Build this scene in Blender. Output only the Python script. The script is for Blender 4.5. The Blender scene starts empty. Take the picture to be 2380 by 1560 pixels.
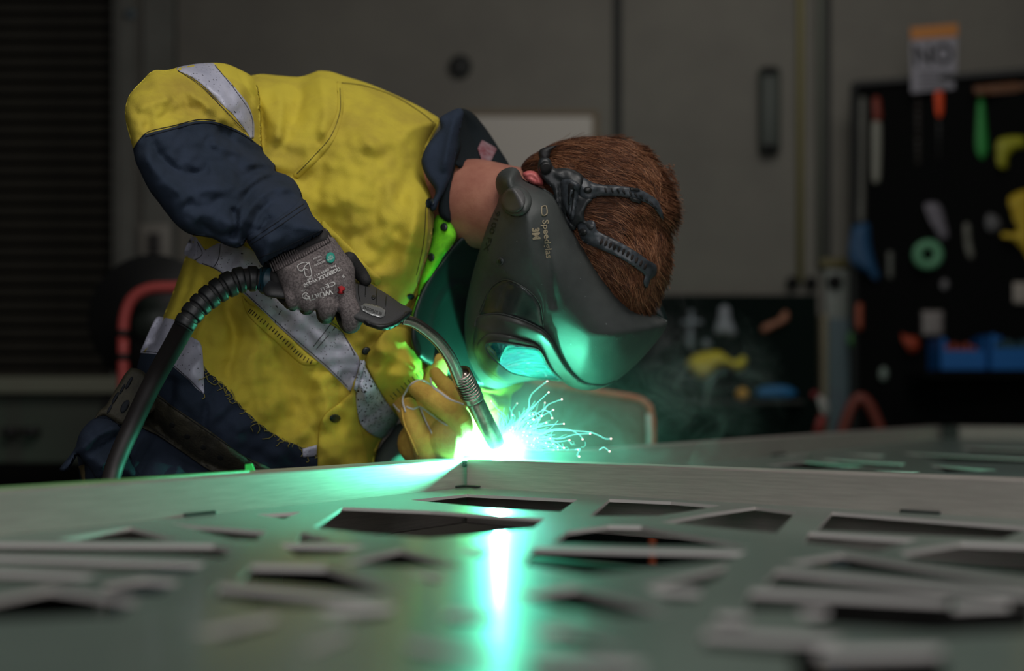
import bpy, bmesh, math, random
import numpy as np
from mathutils import Vector, Matrix, noise as mnoise
from mathutils.geometry import delaunay_2d_cdt

random.seed(7)
SC = bpy.context.scene
COL = SC.collection
# ------------------------------------------------------------------ camera
F, CX, HY, CZ = 3305.6, 1190.0, 940.0, 1.05
def P(x, y, d):
    return Vector(((x - CX) / F * d, d, CZ - (y - HY) / F * d))
cam = bpy.data.cameras.new('camera')
cam.lens = 50; cam.sensor_width = 36; cam.sensor_fit = 'HORIZONTAL'
cam.shift_y = 160 / 2380.0
cam.clip_start = 0.02
cam.dof.use_dof = True; cam.dof.focus_distance = 1.70; cam.dof.aperture_fstop = 2.4
cam_o = bpy.data.objects.new('camera', cam); COL.objects.link(cam_o)
cam_o.location = (0, 0, CZ); cam_o.rotation_euler = (math.pi / 2, 0, 0)
SC.camera = cam_o
# ------------------------------------------------------------------ view, world, lights
SC.view_settings.view_transform = 'Standard'; SC.view_settings.look = 'None'
SC.view_settings.exposure = 0.0; SC.view_settings.gamma = 1.0
SC.view_settings.use_curve_mapping = False
try:
    SC.cycles.volume_bounces = 0
    SC.cycles.sample_clamp_indirect = 4.0
    SC.cycles.volume_step_rate = 1.0
    SC.cycles.use_denoising = True
except Exception:
    pass
W = bpy.data.worlds.new('world'); SC.world = W; W.use_nodes = True
W.node_tree.nodes['Background'].inputs[0].default_value = (0.75, 0.78, 0.85, 1)
W.node_tree.nodes['Background'].inputs[1].default_value = 0.05
def area(name, loc, target, sx, sy, power, color):
    l = bpy.data.lights.new(name, 'AREA'); l.shape = 'RECTANGLE'; l.size = sx; l.size_y = sy
    l.energy = power; l.color = color
    o = bpy.data.objects.new(name, l); COL.objects.link(o); o.location = loc
    o.rotation_euler = (Vector(target) - Vector(loc)).to_track_quat('-Z', 'Y').to_euler()
    return o
area('workshop_lamp', (0.45, 0.75, 3.0), (-0.15, 1.9, 1.2), 1.3, 0.8, 22, (1.0, 0.96, 0.92))
area('front_fill', (0.1, -0.9, 1.75), (0.0, 2.0, 1.0), 2.2, 1.2, 19, (0.98, 0.97, 1.0))  # added soft fill, kept near the gate so the far wall stays dim
area('far_lamp', (1.0, 3.4, 3.1), (0.9, 5.3, 0.7), 1.8, 0.6, 10, (1.0, 0.97, 0.92))
ARC = P(1160, 1054, 1.858)          # the arc itself is a small glowing mesh, built with the torch
ARC_COL = (.12, 1.0, .60); ARC_STR = 12500

# ------------------------------------------------------------------ materials
def lin(c):
    return tuple(((v / 255) / 12.92 if v / 255 <= 0.04045 else ((v / 255 + 0.055) / 1.055) ** 2.4) for v in c) + (1,)
MATS = {}
def mat(name, c, rough=0.6, metal=0.0, c2=None, nscale=8, bump=0.0, bscale=200, spec=0.5, aniso=None,
        specks=None, speckscale=220, sheen=0, coat=0, stretch=None, contrast=(0.35, 0.65), emit=None):
    if name in MATS: return MATS[name]
    m = bpy.data.materials.new(name); m.use_nodes = True
    nt = m.node_tree; b = nt.nodes['Principled BSDF']
    b.inputs['Base Color'].default_value = lin(c); b.inputs['Roughness'].default_value = rough
    b.inputs['Metallic'].default_value = metal; b.inputs['Specular IOR Level'].default_value = spec
    if sheen: b.inputs['Sheen Weight'].default_value = sheen
    if coat: b.inputs['Coat Weight'].default_value = coat
    if emit:
        b.inputs['Emission Color'].default_value = lin(emit[0]); b.inputs['Emission Strength'].default_value = emit[1]
    tc = nt.nodes.new('ShaderNodeTexCoord'); src = tc.outputs['Object']
    if stretch:
        mp = nt.nodes.new('ShaderNodeMapping'); mp.inputs['Scale'].default_value = stretch
        nt.links.new(src, mp.inputs[0]); src = mp.outputs[0]
    out = None
    if c2 is not None:
        n = nt.nodes.new('ShaderNodeTexNoise'); n.inputs['Scale'].default_value = nscale; n.inputs['Detail'].default_value = 6
        n.inputs['Roughness'].default_value = 0.65
        nt.links.new(src, n.inputs['Vector'])
        r = nt.nodes.new('ShaderNodeValToRGB')
        r.color_ramp.elements[0].position = contrast[0]; r.color_ramp.elements[1].position = contrast[1]
        r.color_ramp.elements[0].color = lin(c2); r.color_ramp.elements[1].color = lin(c)
        nt.links.new(n.outputs[0], r.inputs[0]); out = r.outputs[0]
    if specks is not None:
        n2 = nt.nodes.new('ShaderNodeTexNoise'); n2.inputs['Scale'].default_value = speckscale; n2.inputs['Detail'].default_value = 1
        nt.links.new(src, n2.inputs['Vector'])
        r2 = nt.nodes.new('ShaderNodeValToRGB'); r2.color_ramp.elements[0].position = specks[1]; r2.color_ramp.elements[1].position = specks[1] + 0.02
        nt.links.new(n2.outputs[0], r2.inputs[0])
        mx = nt.nodes.new('ShaderNodeMix'); mx.data_type = 'RGBA'
        nt.links.new(r2.outputs[0], mx.inputs[0])
        if out is not None: nt.links.new(out, mx.inputs[6])
        else: mx.inputs[6].default_value = lin(c)
        mx.inputs[7].default_value = lin(specks[0]); out = mx.outputs[2]
    if out is not None: nt.links.new(out, b.inputs['Base Color'])
    if bump:
        n3 = nt.nodes.new('ShaderNodeTexNoise'); n3.inputs['Scale'].default_value = bscale; n3.inputs['Detail'].default_value = 3
        nt.links.new(src, n3.inputs['Vector'])
        bp = nt.nodes.new('ShaderNodeBump'); bp.inputs['Strength'].default_value = bump; bp.inputs['Distance'].default_value = 0.002
        nt.links.new(n3.outputs[0], bp.inputs['Height']); nt.links.new(bp.outputs[0], b.inputs['Normal'])
    MATS[name] = m
    return m

YEL = mat('hi_vis_yellow', (206, 188, 66), 0.85, c2=(170, 148, 62), nscale=7, bump=0.25, bscale=900, contrast=(0.3, 0.56), spec=0.2)
YDIRT = mat('worn_yellow', (176, 150, 70), 0.9, c2=(120, 98, 62), nscale=30, bump=0.3, bscale=900, spec=0.2)
NAVY = mat('navy_cotton', (47, 57, 74), 0.9, c2=(37, 47, 60), nscale=14, bump=0.3, bscale=900, spec=0.2)
NAVYD = mat('dark_lining', (22, 30, 34), 0.9, bump=0.2, bscale=700, spec=0.2)
SILV = mat('silver_reflective_tape', (204, 204, 220), 0.5, 0.1, c2=(170, 172, 190), nscale=14, specks=((30, 32, 38), 0.70), speckscale=330, bump=0.1, bscale=150)
SILV2 = mat('spattered_reflective_tape', (200, 204, 220), 0.5, 0.1, c2=(150, 156, 170), nscale=20, specks=((24, 28, 30), 0.62), speckscale=300, bump=0.15, bscale=150)
LIME = mat('lime_mesh_fabric', (130, 235, 30), 0.8, c2=(96, 190, 26), nscale=60, bump=0.5, bscale=1200)
SKIN = mat('skin', (176, 120, 100), 0.55, c2=(158, 100, 84), nscale=40, bump=0.15, bscale=500)
EARM = mat('ear_skin', (214, 116, 112), 0.5, c2=(190, 90, 90), nscale=60)
HAIR = [mat('auburn_hair_%s' % k, c, 0.45, spec=0.35) for k, c in (('mid', (126, 80, 54)), ('dark', (74, 46, 32)), ('light', (176, 126, 92)))]
SCALP = mat('scalp_hair', (70, 38, 24), 0.8, c2=(46, 26, 18), nscale=120, stretch=(1, 1, 4))
BLK = mat('black_plastic', (27, 29, 30), 0.45, bump=0.08, bscale=600)
BLKM = mat('black_rubber', (24, 24, 25), 0.6, c2=(34, 33, 33), nscale=30)
HELM = mat('helmet_grey_black', (74, 78, 76), 0.55, c2=(56, 60, 59), nscale=9, bump=0.08, bscale=500, specks=((112, 118, 116), 0.765), speckscale=260)
HELMIN = mat('helmet_dark_gloss', (22, 38, 37), 0.45, c2=(15, 27, 26), nscale=9)
HELMF = mat('helmet_window_frame', (76, 78, 74), 0.42, c2=(58, 60, 57), nscale=12)
LENS = mat('coated_lens', (30, 120, 140), 0.06, 0.65, c2=(70, 190, 190), nscale=18, stretch=(1, 1, 3), coat=1.0)
SIDEW = mat('dusty_side_window', (34, 44, 44), 0.28, c2=(58, 60, 60), nscale=40, coat=0.3)
STRAP = mat('headband_plastic', (72, 78, 84), 0.42, c2=(38, 42, 46), nscale=60)
STRAPD = mat('headband_slot_dark', (14, 14, 15), 0.7)
PRINT = mat('beige_print', (158, 146, 120), 0.7)
PRINTG = mat('grey_emboss', (26, 34, 33), 0.6)
GLOVE = mat('grey_knit_glove', (132, 123, 122), 0.95, c2=(92, 85, 85), nscale=420, bump=0.6, bscale=1500, contrast=(0.4, 0.6), spec=0.15)
GCOAT = mat('black_nitrile_coating', (30, 29, 30), 0.75, c2=(38, 36, 36), nscale=300, bump=0.2, bscale=600)
GPRINT = mat('pale_glove_print', (215, 213, 210), 0.8)
GRED = mat('red_glove_print', (170, 28, 34), 0.8)
GTEAL = mat('teal_glove_print', (38, 148, 130), 0.8)
LEATH = mat('yellow_leather', (222, 186, 84), 0.8, c2=(196, 154, 66), nscale=45, bump=0.5, bscale=900)
PIPING = mat('white_piping', (200, 196, 196), 0.7)
CHROME = mat('nickel_steel', (228, 218, 212), 0.26, 1.0, c2=(206, 196, 190), nscale=40)
NOZZ = mat('worn_nozzle_steel', (190, 180, 170), 0.28, 1.0, c2=(130, 120, 112), nscale=50)
HANDLE = mat('torch_handle_grey', (54, 54, 55), 0.6, bump=0.2, bscale=700)
BADGE = mat('badge_silver', (150, 152, 152), 0.35, 0.6)
HOSE = mat('cable_black', (38, 34, 33), 0.55, c2=(28, 25, 25), nscale=12)
LEATHB = mat('dark_belt_leather', (66, 62, 46), 0.7, c2=(44, 42, 33), nscale=25, bump=0.5, bscale=300)
COPPER = mat('copper_rivet', (190, 130, 96), 0.35, 0.8)
ALU = mat('brushed_aluminium', (206, 198, 190), 0.40, 0.6, c2=(186, 178, 171), nscale=6, stretch=(3, 3, 90), bump=0.04, bscale=60)
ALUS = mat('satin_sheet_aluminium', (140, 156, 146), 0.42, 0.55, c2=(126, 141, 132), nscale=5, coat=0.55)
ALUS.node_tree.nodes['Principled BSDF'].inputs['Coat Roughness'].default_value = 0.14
CUT = mat('laser_cut_edge', (205, 200, 194), 0.6, 0.0)
BURN = mat('weld_soot', (40, 46, 42), 0.6, 0.3)
STEELD = mat('dark_steel', (40, 40, 38), 0.6, 0.3, c2=(30, 28, 26), nscale=12)
WALL = mat('painted_wall', (112, 109, 100), 0.75, c2=(98, 95, 88), nscale=2.2, contrast=(0.3, 0.7))
WALLB = mat('painted_wall_column', (104, 104, 98), 0.75, c2=(90, 90, 84), nscale=3)
DGAP = mat('panel_gap', (34, 36, 34), 0.8)
FLOOR = mat('concrete_floor', (74, 70, 64), 0.7, c2=(50, 47, 43), nscale=3, bump=0.1, bscale=30)
BOARD = mat('black_tool_board', (7, 8, 8), 0.9, spec=0.1)
BOARDG = mat('dark_green_tool_board', (6, 17, 14), 0.9, spec=0.1)
SLAT = mat('shutter_slat', (66, 63, 55), 0.6, c2=(54, 52, 45), nscale=6)
DARK = mat('dark_void', (6, 6, 6), 0.9)
WHITE = mat('dull_white', (150, 148, 146), 0.7)
BOOT = mat('boot_leather', (60, 44, 30), 0.7)
def cm(name, c, rough=0.6, metal=0): return mat(name, c, rough, metal)

# ------------------------------------------------------------------ object helpers
def tagset(o, label=None, cat=None, group=None, kind=None):
    if label: o['label'] = label
    if cat: o['category'] = cat
    if group: o['group'] = group
    if kind: o['kind'] = kind
    return o
def wloc(o):
    v = Vector((0, 0, 0))
    while o is not None:
        v += o.location; o = o.parent
    return v
def thing(name, label, cat, loc, group=None):
    o = bpy.data.objects.new(name, None); COL.objects.link(o); o.location = loc; o.empty_display_size = 0.05
    return tagset(o, label, cat, group)
def link(name, me, parent=None, recenter=True):
    o = bpy.data.objects.new(name, me); COL.objects.link(o)
    if parent is not None:
        o.parent = parent; o.location = -wloc(parent)
    elif recenter and len(me.vertices):
        co = np.empty(len(me.vertices) * 3, 'f'); me.vertices.foreach_get('co', co); co = co.reshape(-1, 3)
        c = Vector(((co[:, 0].min() + co[:, 0].max()) / 2, (co[:, 1].min() + co[:, 1].max()) / 2, co[:, 2].min()))
        me.transform(Matrix.Translation(-c)); o.location = c
    return o
def mkmesh(name, verts, faces, mats, smooth=True, midx=None):
    me = bpy.data.meshes.new(name)
    me.from_pydata([tuple(v) for v in verts], [], [tuple(f) for f in faces])
    for m in (mats if isinstance(mats, (list, tuple)) else [mats]): me.materials.append(m)
    me.polygons.foreach_set('use_smooth', [smooth] * len(me.polygons))
    if midx is not None: me.polygons.foreach_set('material_index', midx)
    me.update(); return me
class MB:
    def __init__(s): s.v = []; s.f = []; s.m = []
    def add(s, verts, faces, mi=0):
        b = len(s.v); s.v += [Vector(v) for v in verts]
        s.f += [tuple(i + b for i in f) for f in faces]; s.m += [mi] * len(faces); return s
    def box(s, c, size, R=None, bevel=0.0, mi=0):
        x, y, z = [q / 2 for q in size]; b = min(bevel, x * .9, y * .9, z * .9)
        if b <= 0:
            vs = [Vector((sx * x, sy * y, sz * z)) for sx in (-1, 1) for sy in (-1, 1) for sz in (-1, 1)]
            fs = [(0, 1, 3, 2), (4, 6, 7, 5), (0, 4, 5, 1), (2, 3, 7, 6), (0, 2, 6, 4), (1, 5, 7, 3)]
        else:
            bm = bmesh.new(); bmesh.ops.create_cube(bm, size=1)
            for v in bm.verts: v.co = Vector((v.co.x * 2 * x, v.co.y * 2 * y, v.co.z * 2 * z))
            bmesh.ops.bevel(bm, geom=bm.edges[:], offset=b, segments=2, affect='EDGES', profile=0.5)
            bm.verts.index_update(); vs = [v.co.copy() for v in bm.verts]; fs = [tuple(v.index for v in f.verts) for f in bm.faces]; bm.free()
        if R is not None: vs = [R @ v for v in vs]
        return s.add([v + Vector(c) for v in vs], fs, mi)
    def tube(s, pts, radii, seg=12, caps=True, sub=0, mi=0, flat=None):
        pts = [Vector(p) for p in pts]
        if not isinstance(radii, (list, tuple)): radii = [radii] * len(pts)
        radii = list(radii)
        if sub:
            np_, nr = [], []
            n = len(pts)
            for i in range(n - 1):
                p0, p1, p2, p3 = pts[max(i - 1, 0)], pts[i], pts[i + 1], pts[min(i + 2, n - 1)]
                for k in range(sub):
                    t = k / sub
                    np_.append(0.5 * ((2 * p1) + (p2 - p0) * t + (2 * p0 - 5 * p1 + 4 * p2 - p3) * t * t + (-p0 + 3 * p1 - 3 * p2 + p3) * t ** 3))
                    nr.append(radii[i] * (1 - t) + radii[i + 1] * t)
            np_.append(pts[-1]); nr.append(radii[-1]); pts, radii = np_, nr
        n = len(pts); T = [(pts[min(i + 1, n - 1)] - pts[max(i - 1, 0)]).normalized() for i in range(n)]
        up = Vector((0, 0, 1)) if abs(T[0].z) < .9 else Vector((0, 1, 0))
        N = (up - T[0] * up.dot(T[0])).normalized(); vs = []
        rings = []
        for i in range(n):
            N = (N - T[i] * N.dot(T[i])).normalized(); B = T[i].cross(N)
            rings.append((N.copy(), B))
            for k in range(seg):
                a = 2 * math.pi * k / seg
                vs.append(pts[i] + radii[i] * (N * math.cos(a) + B * math.sin(a)))
        fs = [(i * seg + k, i * seg + (k + 1) % seg, (i + 1) * seg + (k + 1) % seg, (i + 1) * seg + k) for i in range(n - 1) for k in range(seg)]
        if caps == 'round':
            for end, sgn in ((0, -1), (n - 1, 1)):
                prev = [end * seg + k for k in range(seg)]
                for a in (0.4, 0.8, 1.2):
                    nn, bb = rings[end]; base = len(vs)
                    for k in range(seg):
                        q = 2 * math.pi * k / seg
                        vs.append(pts[end] + radii[end] * math.cos(a) * (nn * math.cos(q) + bb * math.sin(q)) + T[end] * sgn * radii[end] * math.sin(a))
                    cur = [base + k for k in range(seg)]
                    for k in range(seg):
                        fq = (prev[k], prev[(k + 1) % seg], cur[(k + 1) % seg], cur[k])
                        fs.append(fq if sgn > 0 else fq[::-1])
                    prev = cur
                fs.append(tuple(prev) if sgn > 0 else tuple(prev[::-1]))
        elif caps:
            fs.append(tuple(range(seg))[::-1]); fs.append(tuple((n - 1) * seg + k for k in range(seg)))
        return s.add(vs, fs, mi)
    def ball(s, c, r, u=16, v=10, R=None, mi=0):
        r = Vector(r) if not isinstance(r, (int, float)) else Vector((r, r, r)); vs, fs = [], []
        for j in range(v + 1):
            th = math.pi * j / v
            for i in range(u):
                a = 2 * math.pi * i / u
                q = Vector((r.x * math.sin(th) * math.cos(a), r.y * math.sin(th) * math.sin(a), r.z * math.cos(th)))
                vs.append((R @ q if R is not None else q) + Vector(c))
        for j in range(v):
            for i in range(u):
                fs.append((j * u + i, (j + 1) * u + i, (j + 1) * u + (i + 1) % u, j * u + (i + 1) % u))
        return s.add(vs, fs, mi)
    def pxbox(s, x0, y0, x1, y1, d, th=0.02, bevel=0.0, mi=0):
        a, b = P(x0, y0, d), P(x1, y1, d)
        return s.box(((a.x + b.x) / 2, d + th / 2, (a.z + b.z) / 2), (abs(b.x - a.x), th, abs(a.z - b.z)), bevel=bevel, mi=mi)
    def pxtube(s, pts, seg=12, sub=5, caps=True, mi=0):
        return s.tube([P(p[0], p[1], p[2]) for p in pts], [p[3] / F * p[2] for p in pts], seg, caps, sub, mi)
    def build(s, name, m, parent=None, smooth=True, weld=False):
        me = mkmesh(name, s.v, s.f, m, smooth, s.m)
        if weld:
            bm = bmesh.new(); bm.from_mesh(me); bmesh.ops.remove_doubles(bm, verts=bm.verts, dist=1e-5); bm.to_mesh(me); bm.free()
        return link(name, me, parent)
def autosharp(o, ang=0.6):
    me = o.data; bm = bmesh.new(); bm.from_mesh(me)
    for e in bm.edges:
        if len(e.link_faces) == 2 and e.calc_face_angle(0) > ang: e.smooth = False
    bm.to_mesh(me); bm.free(); return o

def dens(pts, closed=True, step=7.0):
    n = len(pts); out = []
    rng = range(n) if closed else range(n - 1)
    g = lambda i: np.array(pts[i % n][:2], float) if closed else np.array(pts[min(max(i, 0), n - 1)][:2], float)
    corner = lambda i: len(pts[i % n if closed else min(max(i, 0), n - 1)]) > 2
    for i in rng:
        p0, p1, p2, p3 = g(i - 1), g(i), g(i + 1), g(i + 2)
        L = np.linalg.norm(p2 - p1)
        if L < 1e-6: continue
        m1 = (p2 - p1) if corner(i) else 0.5 * (p2 - p0)
        m2 = (p2 - p1) if corner(i + 1) else 0.5 * (p3 - p1)
        for m in (m1, m2):
            l = np.linalg.norm(m)
            if l > L: m *= L / l
        k = max(1, int(round(L / step)))
        for j in range(k):
            t = j / k; t2, t3 = t * t, t ** 3
            out.append((2 * t3 - 3 * t2 + 1) * p1 + (t3 - 2 * t2 + t) * m1 + (-2 * t3 + 3 * t2) * p2 + (t3 - t2) * m2)
    if not closed: out.append(g(n - 1))
    return np.array(out)
def inside(poly, q):
    x, y = q[:, 0], q[:, 1]; r = np.zeros(len(q), bool); n = len(poly)
    for i in range(n):
        x1, y1 = poly[i]; x2, y2 = poly[(i + 1) % n]
        if y1 == y2: continue
        c = ((y1 > y) != (y2 > y)) & (x < (x2 - x1) * (y - y1) / (y2 - y1) + x1)
        r ^= c
    return r
def segdist(poly, q, closed=True):
    best = np.full(len(q), 1e9); n = len(poly); tb = np.zeros(len(q)); tot = 0
    lens = []
    for i in range(n if closed else n - 1):
        a = poly[i]; b = poly[(i + 1) % n]; ab = b - a; L2 = ab @ ab
        t = np.clip(((q - a) @ ab) / max(L2, 1e-9), 0, 1)
        dd = np.hypot(*(q - a - t[:, None] * ab).T)
        k = dd < best; best[k] = dd[k]; tb[k] = (i + t[k]) / max(n - 1, 1)
    return best, tb
class TPS:
    def __init__(s, ctrl):
        c = np.array(ctrl, float); s.c = c[:, :2] / 500.0; n = len(c)
        K = s.phi(np.linalg.norm(s.c[:, None] - s.c[None], axis=2)); Pm = np.c_[np.ones(n), s.c]
        A = np.zeros((n + 3, n + 3)); A[:n, :n] = K + 1e-6 * np.eye(n); A[:n, n:] = Pm; A[n:, :n] = Pm.T
        s.w = np.linalg.lstsq(A, np.r_[c[:, 2], 0, 0, 0], rcond=None)[0]
    @staticmethod
    def phi(r): return np.where(r > 1e-9, r * r * np.log(r + 1e-12), 0)
    def __call__(s, q):
        z = q / 500.0; n = len(s.c)
        K = s.phi(np.linalg.norm(z[:, None] - s.c[None], axis=2))
        return K @ s.w[:n] + s.w[n] + z @ s.w[n + 1:]
class Puff:
    """closed volume grown from an outline: base depth, thickness t toward the viewer side, tb on the far side"""
    def __init__(s, outline, base, t, r=None, tb=0.0, folds=(), step=10, nz=0.0, nzs=60.0, bstep=7, prof=0.5):
        s.o = dens(outline, True, bstep); s.t = t; s.tb = tb; s.folds = [(dens(f[0], False, 12), f[1], f[2]) for f in folds]
        s.step = step; s.nz = nz; s.nzs = nzs; s.prof_p = prof
        if callable(base): s.base = base
        elif isinstance(base, (int, float)): s.base = lambda q, b=float(base): np.full(len(q), b)
        else: s.base = TPS(base)
        mn, mx = s.o.min(0), s.o.max(0)
        gx, gy = np.meshgrid(np.arange(mn[0], mx[0], step), np.arange(mn[1], mx[1], step * .87))
        gx[1::2] += step / 2
        g = np.c_[gx.ravel(), gy.ravel()]; g = g[inside(s.o, g)]
        if len(g):
            d, _ = segdist(s.o, g); s.gmax = d.max(); g = g[d > step * .45]
        else: s.gmax = 3
        s.r = r or s.gmax
        nxt = np.roll(s.o, -1, 0); prv = np.roll(s.o, 1, 0); tg = nxt - prv; tg /= np.maximum(np.linalg.norm(tg, axis=1), 1e-9)[:, None]
        area = 0.5 * np.sum(s.o[:, 0] * nxt[:, 1] - nxt[:, 0] * s.o[:, 1]); sg = 1 if area > 0 else -1
        nr = np.c_[-tg[:, 1], tg[:, 0]] * sg
        ring = []
        for off in (s.r * .02, s.r * .07, s.r * .16):
            if off < step * .8 and off > 0.25:
                q = s.o + nr * off; q = q[inside(s.o, q)]
                if len(q):
                    d, _ = segdist(s.o, q); ring.append(q[d > off * .8])
        s.g = np.vstack([g] + ring) if (len(g) or ring) else np.zeros((0, 2))
    def prof(s, q):
        d, _ = segdist(s.o, q); u = np.clip(d / s.r, 0, 1)
        return (np.maximum(0, 1 - (1 - u) ** 2)) ** s.prof_p
    def D(s, q):
        q = np.atleast_2d(np.array(q, float)); ins = inside(s.o, q); pr = np.where(ins, s.prof(q), 0)
        dep = s.base(q) - s.t * pr
        for ln, w, h in s.folds:
            d, tt = segdist(ln, q, False); dep = dep - math.copysign(min(1.5 * abs(h), w * .0013), h) * np.exp(-(d / w) ** 1.5) * np.clip(np.minimum(tt, 1 - tt) * 5, 0.0, 1) ** .7 * np.clip(pr * 1.5, 0, 1)
        if s.nz:
            nn = np.array([mnoise.noise(Vector((a / s.nzs, b / s.nzs, 3.1))) + .5 * mnoise.noise(Vector((a / s.nzs * 2.3, b / s.nzs * 2.3, 9))) for a, b in q])
            dep = dep - s.nz * nn * pr
        return dep
    def build(s, name, m, parent=None, regions=(), holes=()):
        pts = [tuple(p) for p in s.o]; n = len(pts); edges = [(i, (i + 1) % n) for i in range(n)]
        rp = []
        for reg in regions:
            poly = dens(reg[1], True, 7); rp.append(poly)
        hp = [dens(h, True, 7) for h in holes]
        for poly in rp + hp:
            b = len(pts); pts += [tuple(p) for p in poly]; edges += [(b + i, b + (i + 1) % len(poly)) for i in range(len(poly))]
        pts += [tuple(p) for p in s.g]
        V, E, T, *_ = delaunay_2d_cdt([Vector(p) for p in pts], edges, [], 0, 1e-3)
        V = np.array([tuple(v) for v in V]); T = np.array([t for t in T if len(t) == 3])
        cen = V[T].mean(1); keep = inside(s.o, cen)
        for h in hp: keep &= ~inside(h, cen)
        T = T[keep]; cen = cen[keep]
        own = np.zeros(len(T), int)
        for k, poly in enumerate(rp): own[inside(poly, cen)] = k + 1
        dep = s.D(V)
        W3 = [P(V[i, 0], V[i, 1], dep[i]) for i in range(len(V))]
        # far side
        bp = [tuple(p) for p in s.o]; gg = s.g[::4] if len(s.g) > 40 else s.g
        Vb, _, Tb, *_ = delaunay_2d_cdt([Vector(p) for p in bp + [tuple(p) for p in gg]], edges[:n], [], 0, 1e-3)
        Vb = np.array([tuple(v) for v in Vb]); Tb = np.array([t for t in Tb if len(t) == 3]); Tb = Tb[inside(s.o, Vb[Tb].mean(1))]
        for h in hp: Tb = Tb[~inside(h, Vb[Tb].mean(1))]
        db = s.base(Vb) + s.tb * s.prof(Vb)
        B3 = [P(Vb[i, 0], Vb[i, 1], db[i]) for i in range(len(Vb))]
        objs = []
        def orient(tri, W_, flip):
            a, b, c = W_[tri[0]], W_[tri[1]], W_[tri[2]]
            nrm = (b - a).cross(c - a)
            return tuple(tri) if (nrm.y < 0) != flip else (tri[0], tri[2], tri[1])
        for k in range(len(rp) + 1):
            tris = T[own == k]
            if not len(tris): continue
            used = np.unique(tris); mp = {int(u): i for i, u in enumerate(used)}
            vs = [W3[u] for u in used]; fs = [tuple(mp[int(i)] for i in orient([int(q) for q in t], W3, False)) for t in tris]
            if k == 0:
                b = len(vs); vs += B3; fs += [tuple(i + b for i in orient([int(q) for q in t], B3, True)) for t in Tb]
            nm, mt, par = (name, m, parent) if k == 0 else (regions[k - 1][0], regions[k - 1][2], objs[0] if objs and parent is None else parent)
            me = mkmesh(nm, vs, fs, mt)
            if k == 0:
                bm = bmesh.new(); bm.from_mesh(me); bmesh.ops.remove_doubles(bm, verts=bm.verts, dist=1e-6); bm.to_mesh(me); bm.free()
            objs.append(link(nm, me, par))
        return objs[0]
    def over(s, outline, t=0.002, r=6, lift=0.0005, **k):
        """a patch lying on this surface"""
        return Puff(outline, lambda q: s.D(q) - lift, t, r, **k)
    def line(s, pts, rad=0.0006, lift=0.0003, closed=False, step=5):
        q = dens(pts, closed, step); d = s.D(q) - lift
        return [P(q[i, 0], q[i, 1], d[i]) for i in range(len(q))], rad
def circ(x, y, rx, ry=None, n=14, rot=0):
    ry = ry or rx; c, s_ = math.cos(rot), math.sin(rot)
    return [(x + rx * math.cos(a) * c - ry * math.sin(a) * s_, y + rx * math.cos(a) * s_ + ry * math.sin(a) * c) for a in [2 * math.pi * k / n for k in range(n)]]
def seams(surf, lines, name, m, parent, rad=0.0006, lift=0.0002):
    for l in lines:
        mb = MB(); p, r = surf.line(l, rad, lift); mb.tube(p, r, 5, True); o = mb.build(name, m, parent)
    return o
def dashes(surf, line, name, m, parent, L=6, G=4, rad=0.0006, across=0):
    q = dens(line, False, 2.0); mb = MB(); i = 0
    while i + L // 2 < len(q):
        if across:
            a = q[i]; t = q[min(i + 1, len(q) - 1)] - q[i]; t = t / max(np.linalg.norm(t), 1e-6); nrm = np.array([-t[1], t[0]])
            seg = np.array([a - nrm * across, a, a + nrm * across])
        else: seg = q[i:i + L // 2 + 1]
        d = surf.D(seg) - .0003
        mb.tube([P(seg[k][0], seg[k][1], d[k]) for k in range(len(seg))], rad, 4)
        i += (L + G) // 2
    o = mb.build(name, m, parent); o['kind'] = 'stuff'; return o
def text_on(txt, cx, cy, h, ang, surf, m, name, parent, lift=0.0006, bold=0.0, sx=1.0, depth=0.0, width=None):
    cu = bpy.data.curves.new('t', 'FONT'); cu.body = txt; cu.size = 1; cu.align_x = 'CENTER'; cu.align_y = 'CENTER'; cu.offset = bold
    cu.resolution_u = 3
    o = bpy.data.objects.new('t', cu); COL.objects.link(o)
    me = bpy.data.meshes.new_from_object(o); COL.objects.unlink(o); bpy.data.objects.remove(o)
    co = np.array([tuple(v.co) for v in me.vertices])
    if not len(co): return None
    c0 = (co.max(0) + co.min(0)) / 2; ext = co.max(0) - co.min(0)
    k = h / 0.72
    kx = (width / ext[0]) if width else k * sx
    a = math.radians(ang); ca, sa = math.cos(a), math.sin(a)
    u = (co[:, 0] - c0[0]) * kx; v = (co[:, 1] - c0[1]) * k
    X = cx + u * ca - v * sa; Y = cy - (u * sa + v * ca)
    q = np.c_[X, Y]; d = (surf(q) if callable(surf) else surf.D(q)) - lift
    for i, vv in enumerate(me.vertices): vv.co = P(X[i], Y[i], d[i])
    me.materials.clear(); me.materials.append(m); me.name = name
    return link(name, me, parent)
def remesh(o, vox, it=3, fac=0.5):
    r = o.modifiers.new('r', 'REMESH'); r.mode = 'VOXEL'; r.voxel_size = vox; r.use_smooth_shade = True
    s = o.modifiers.new('s', 'SMOOTH'); s.iterations = it; s.factor = fac
    dg = bpy.context.evaluated_depsgraph_get(); me = bpy.data.meshes.new_from_object(o.evaluated_get(dg))
    o.modifiers.clear(); old = o.data; mats = list(old.materials); o.data = me
    me.materials.clear()
    for m in mats: me.materials.append(m)
    me.polygons.foreach_set('use_smooth', [True] * len(me.polygons)); me.update()
    return o
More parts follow.
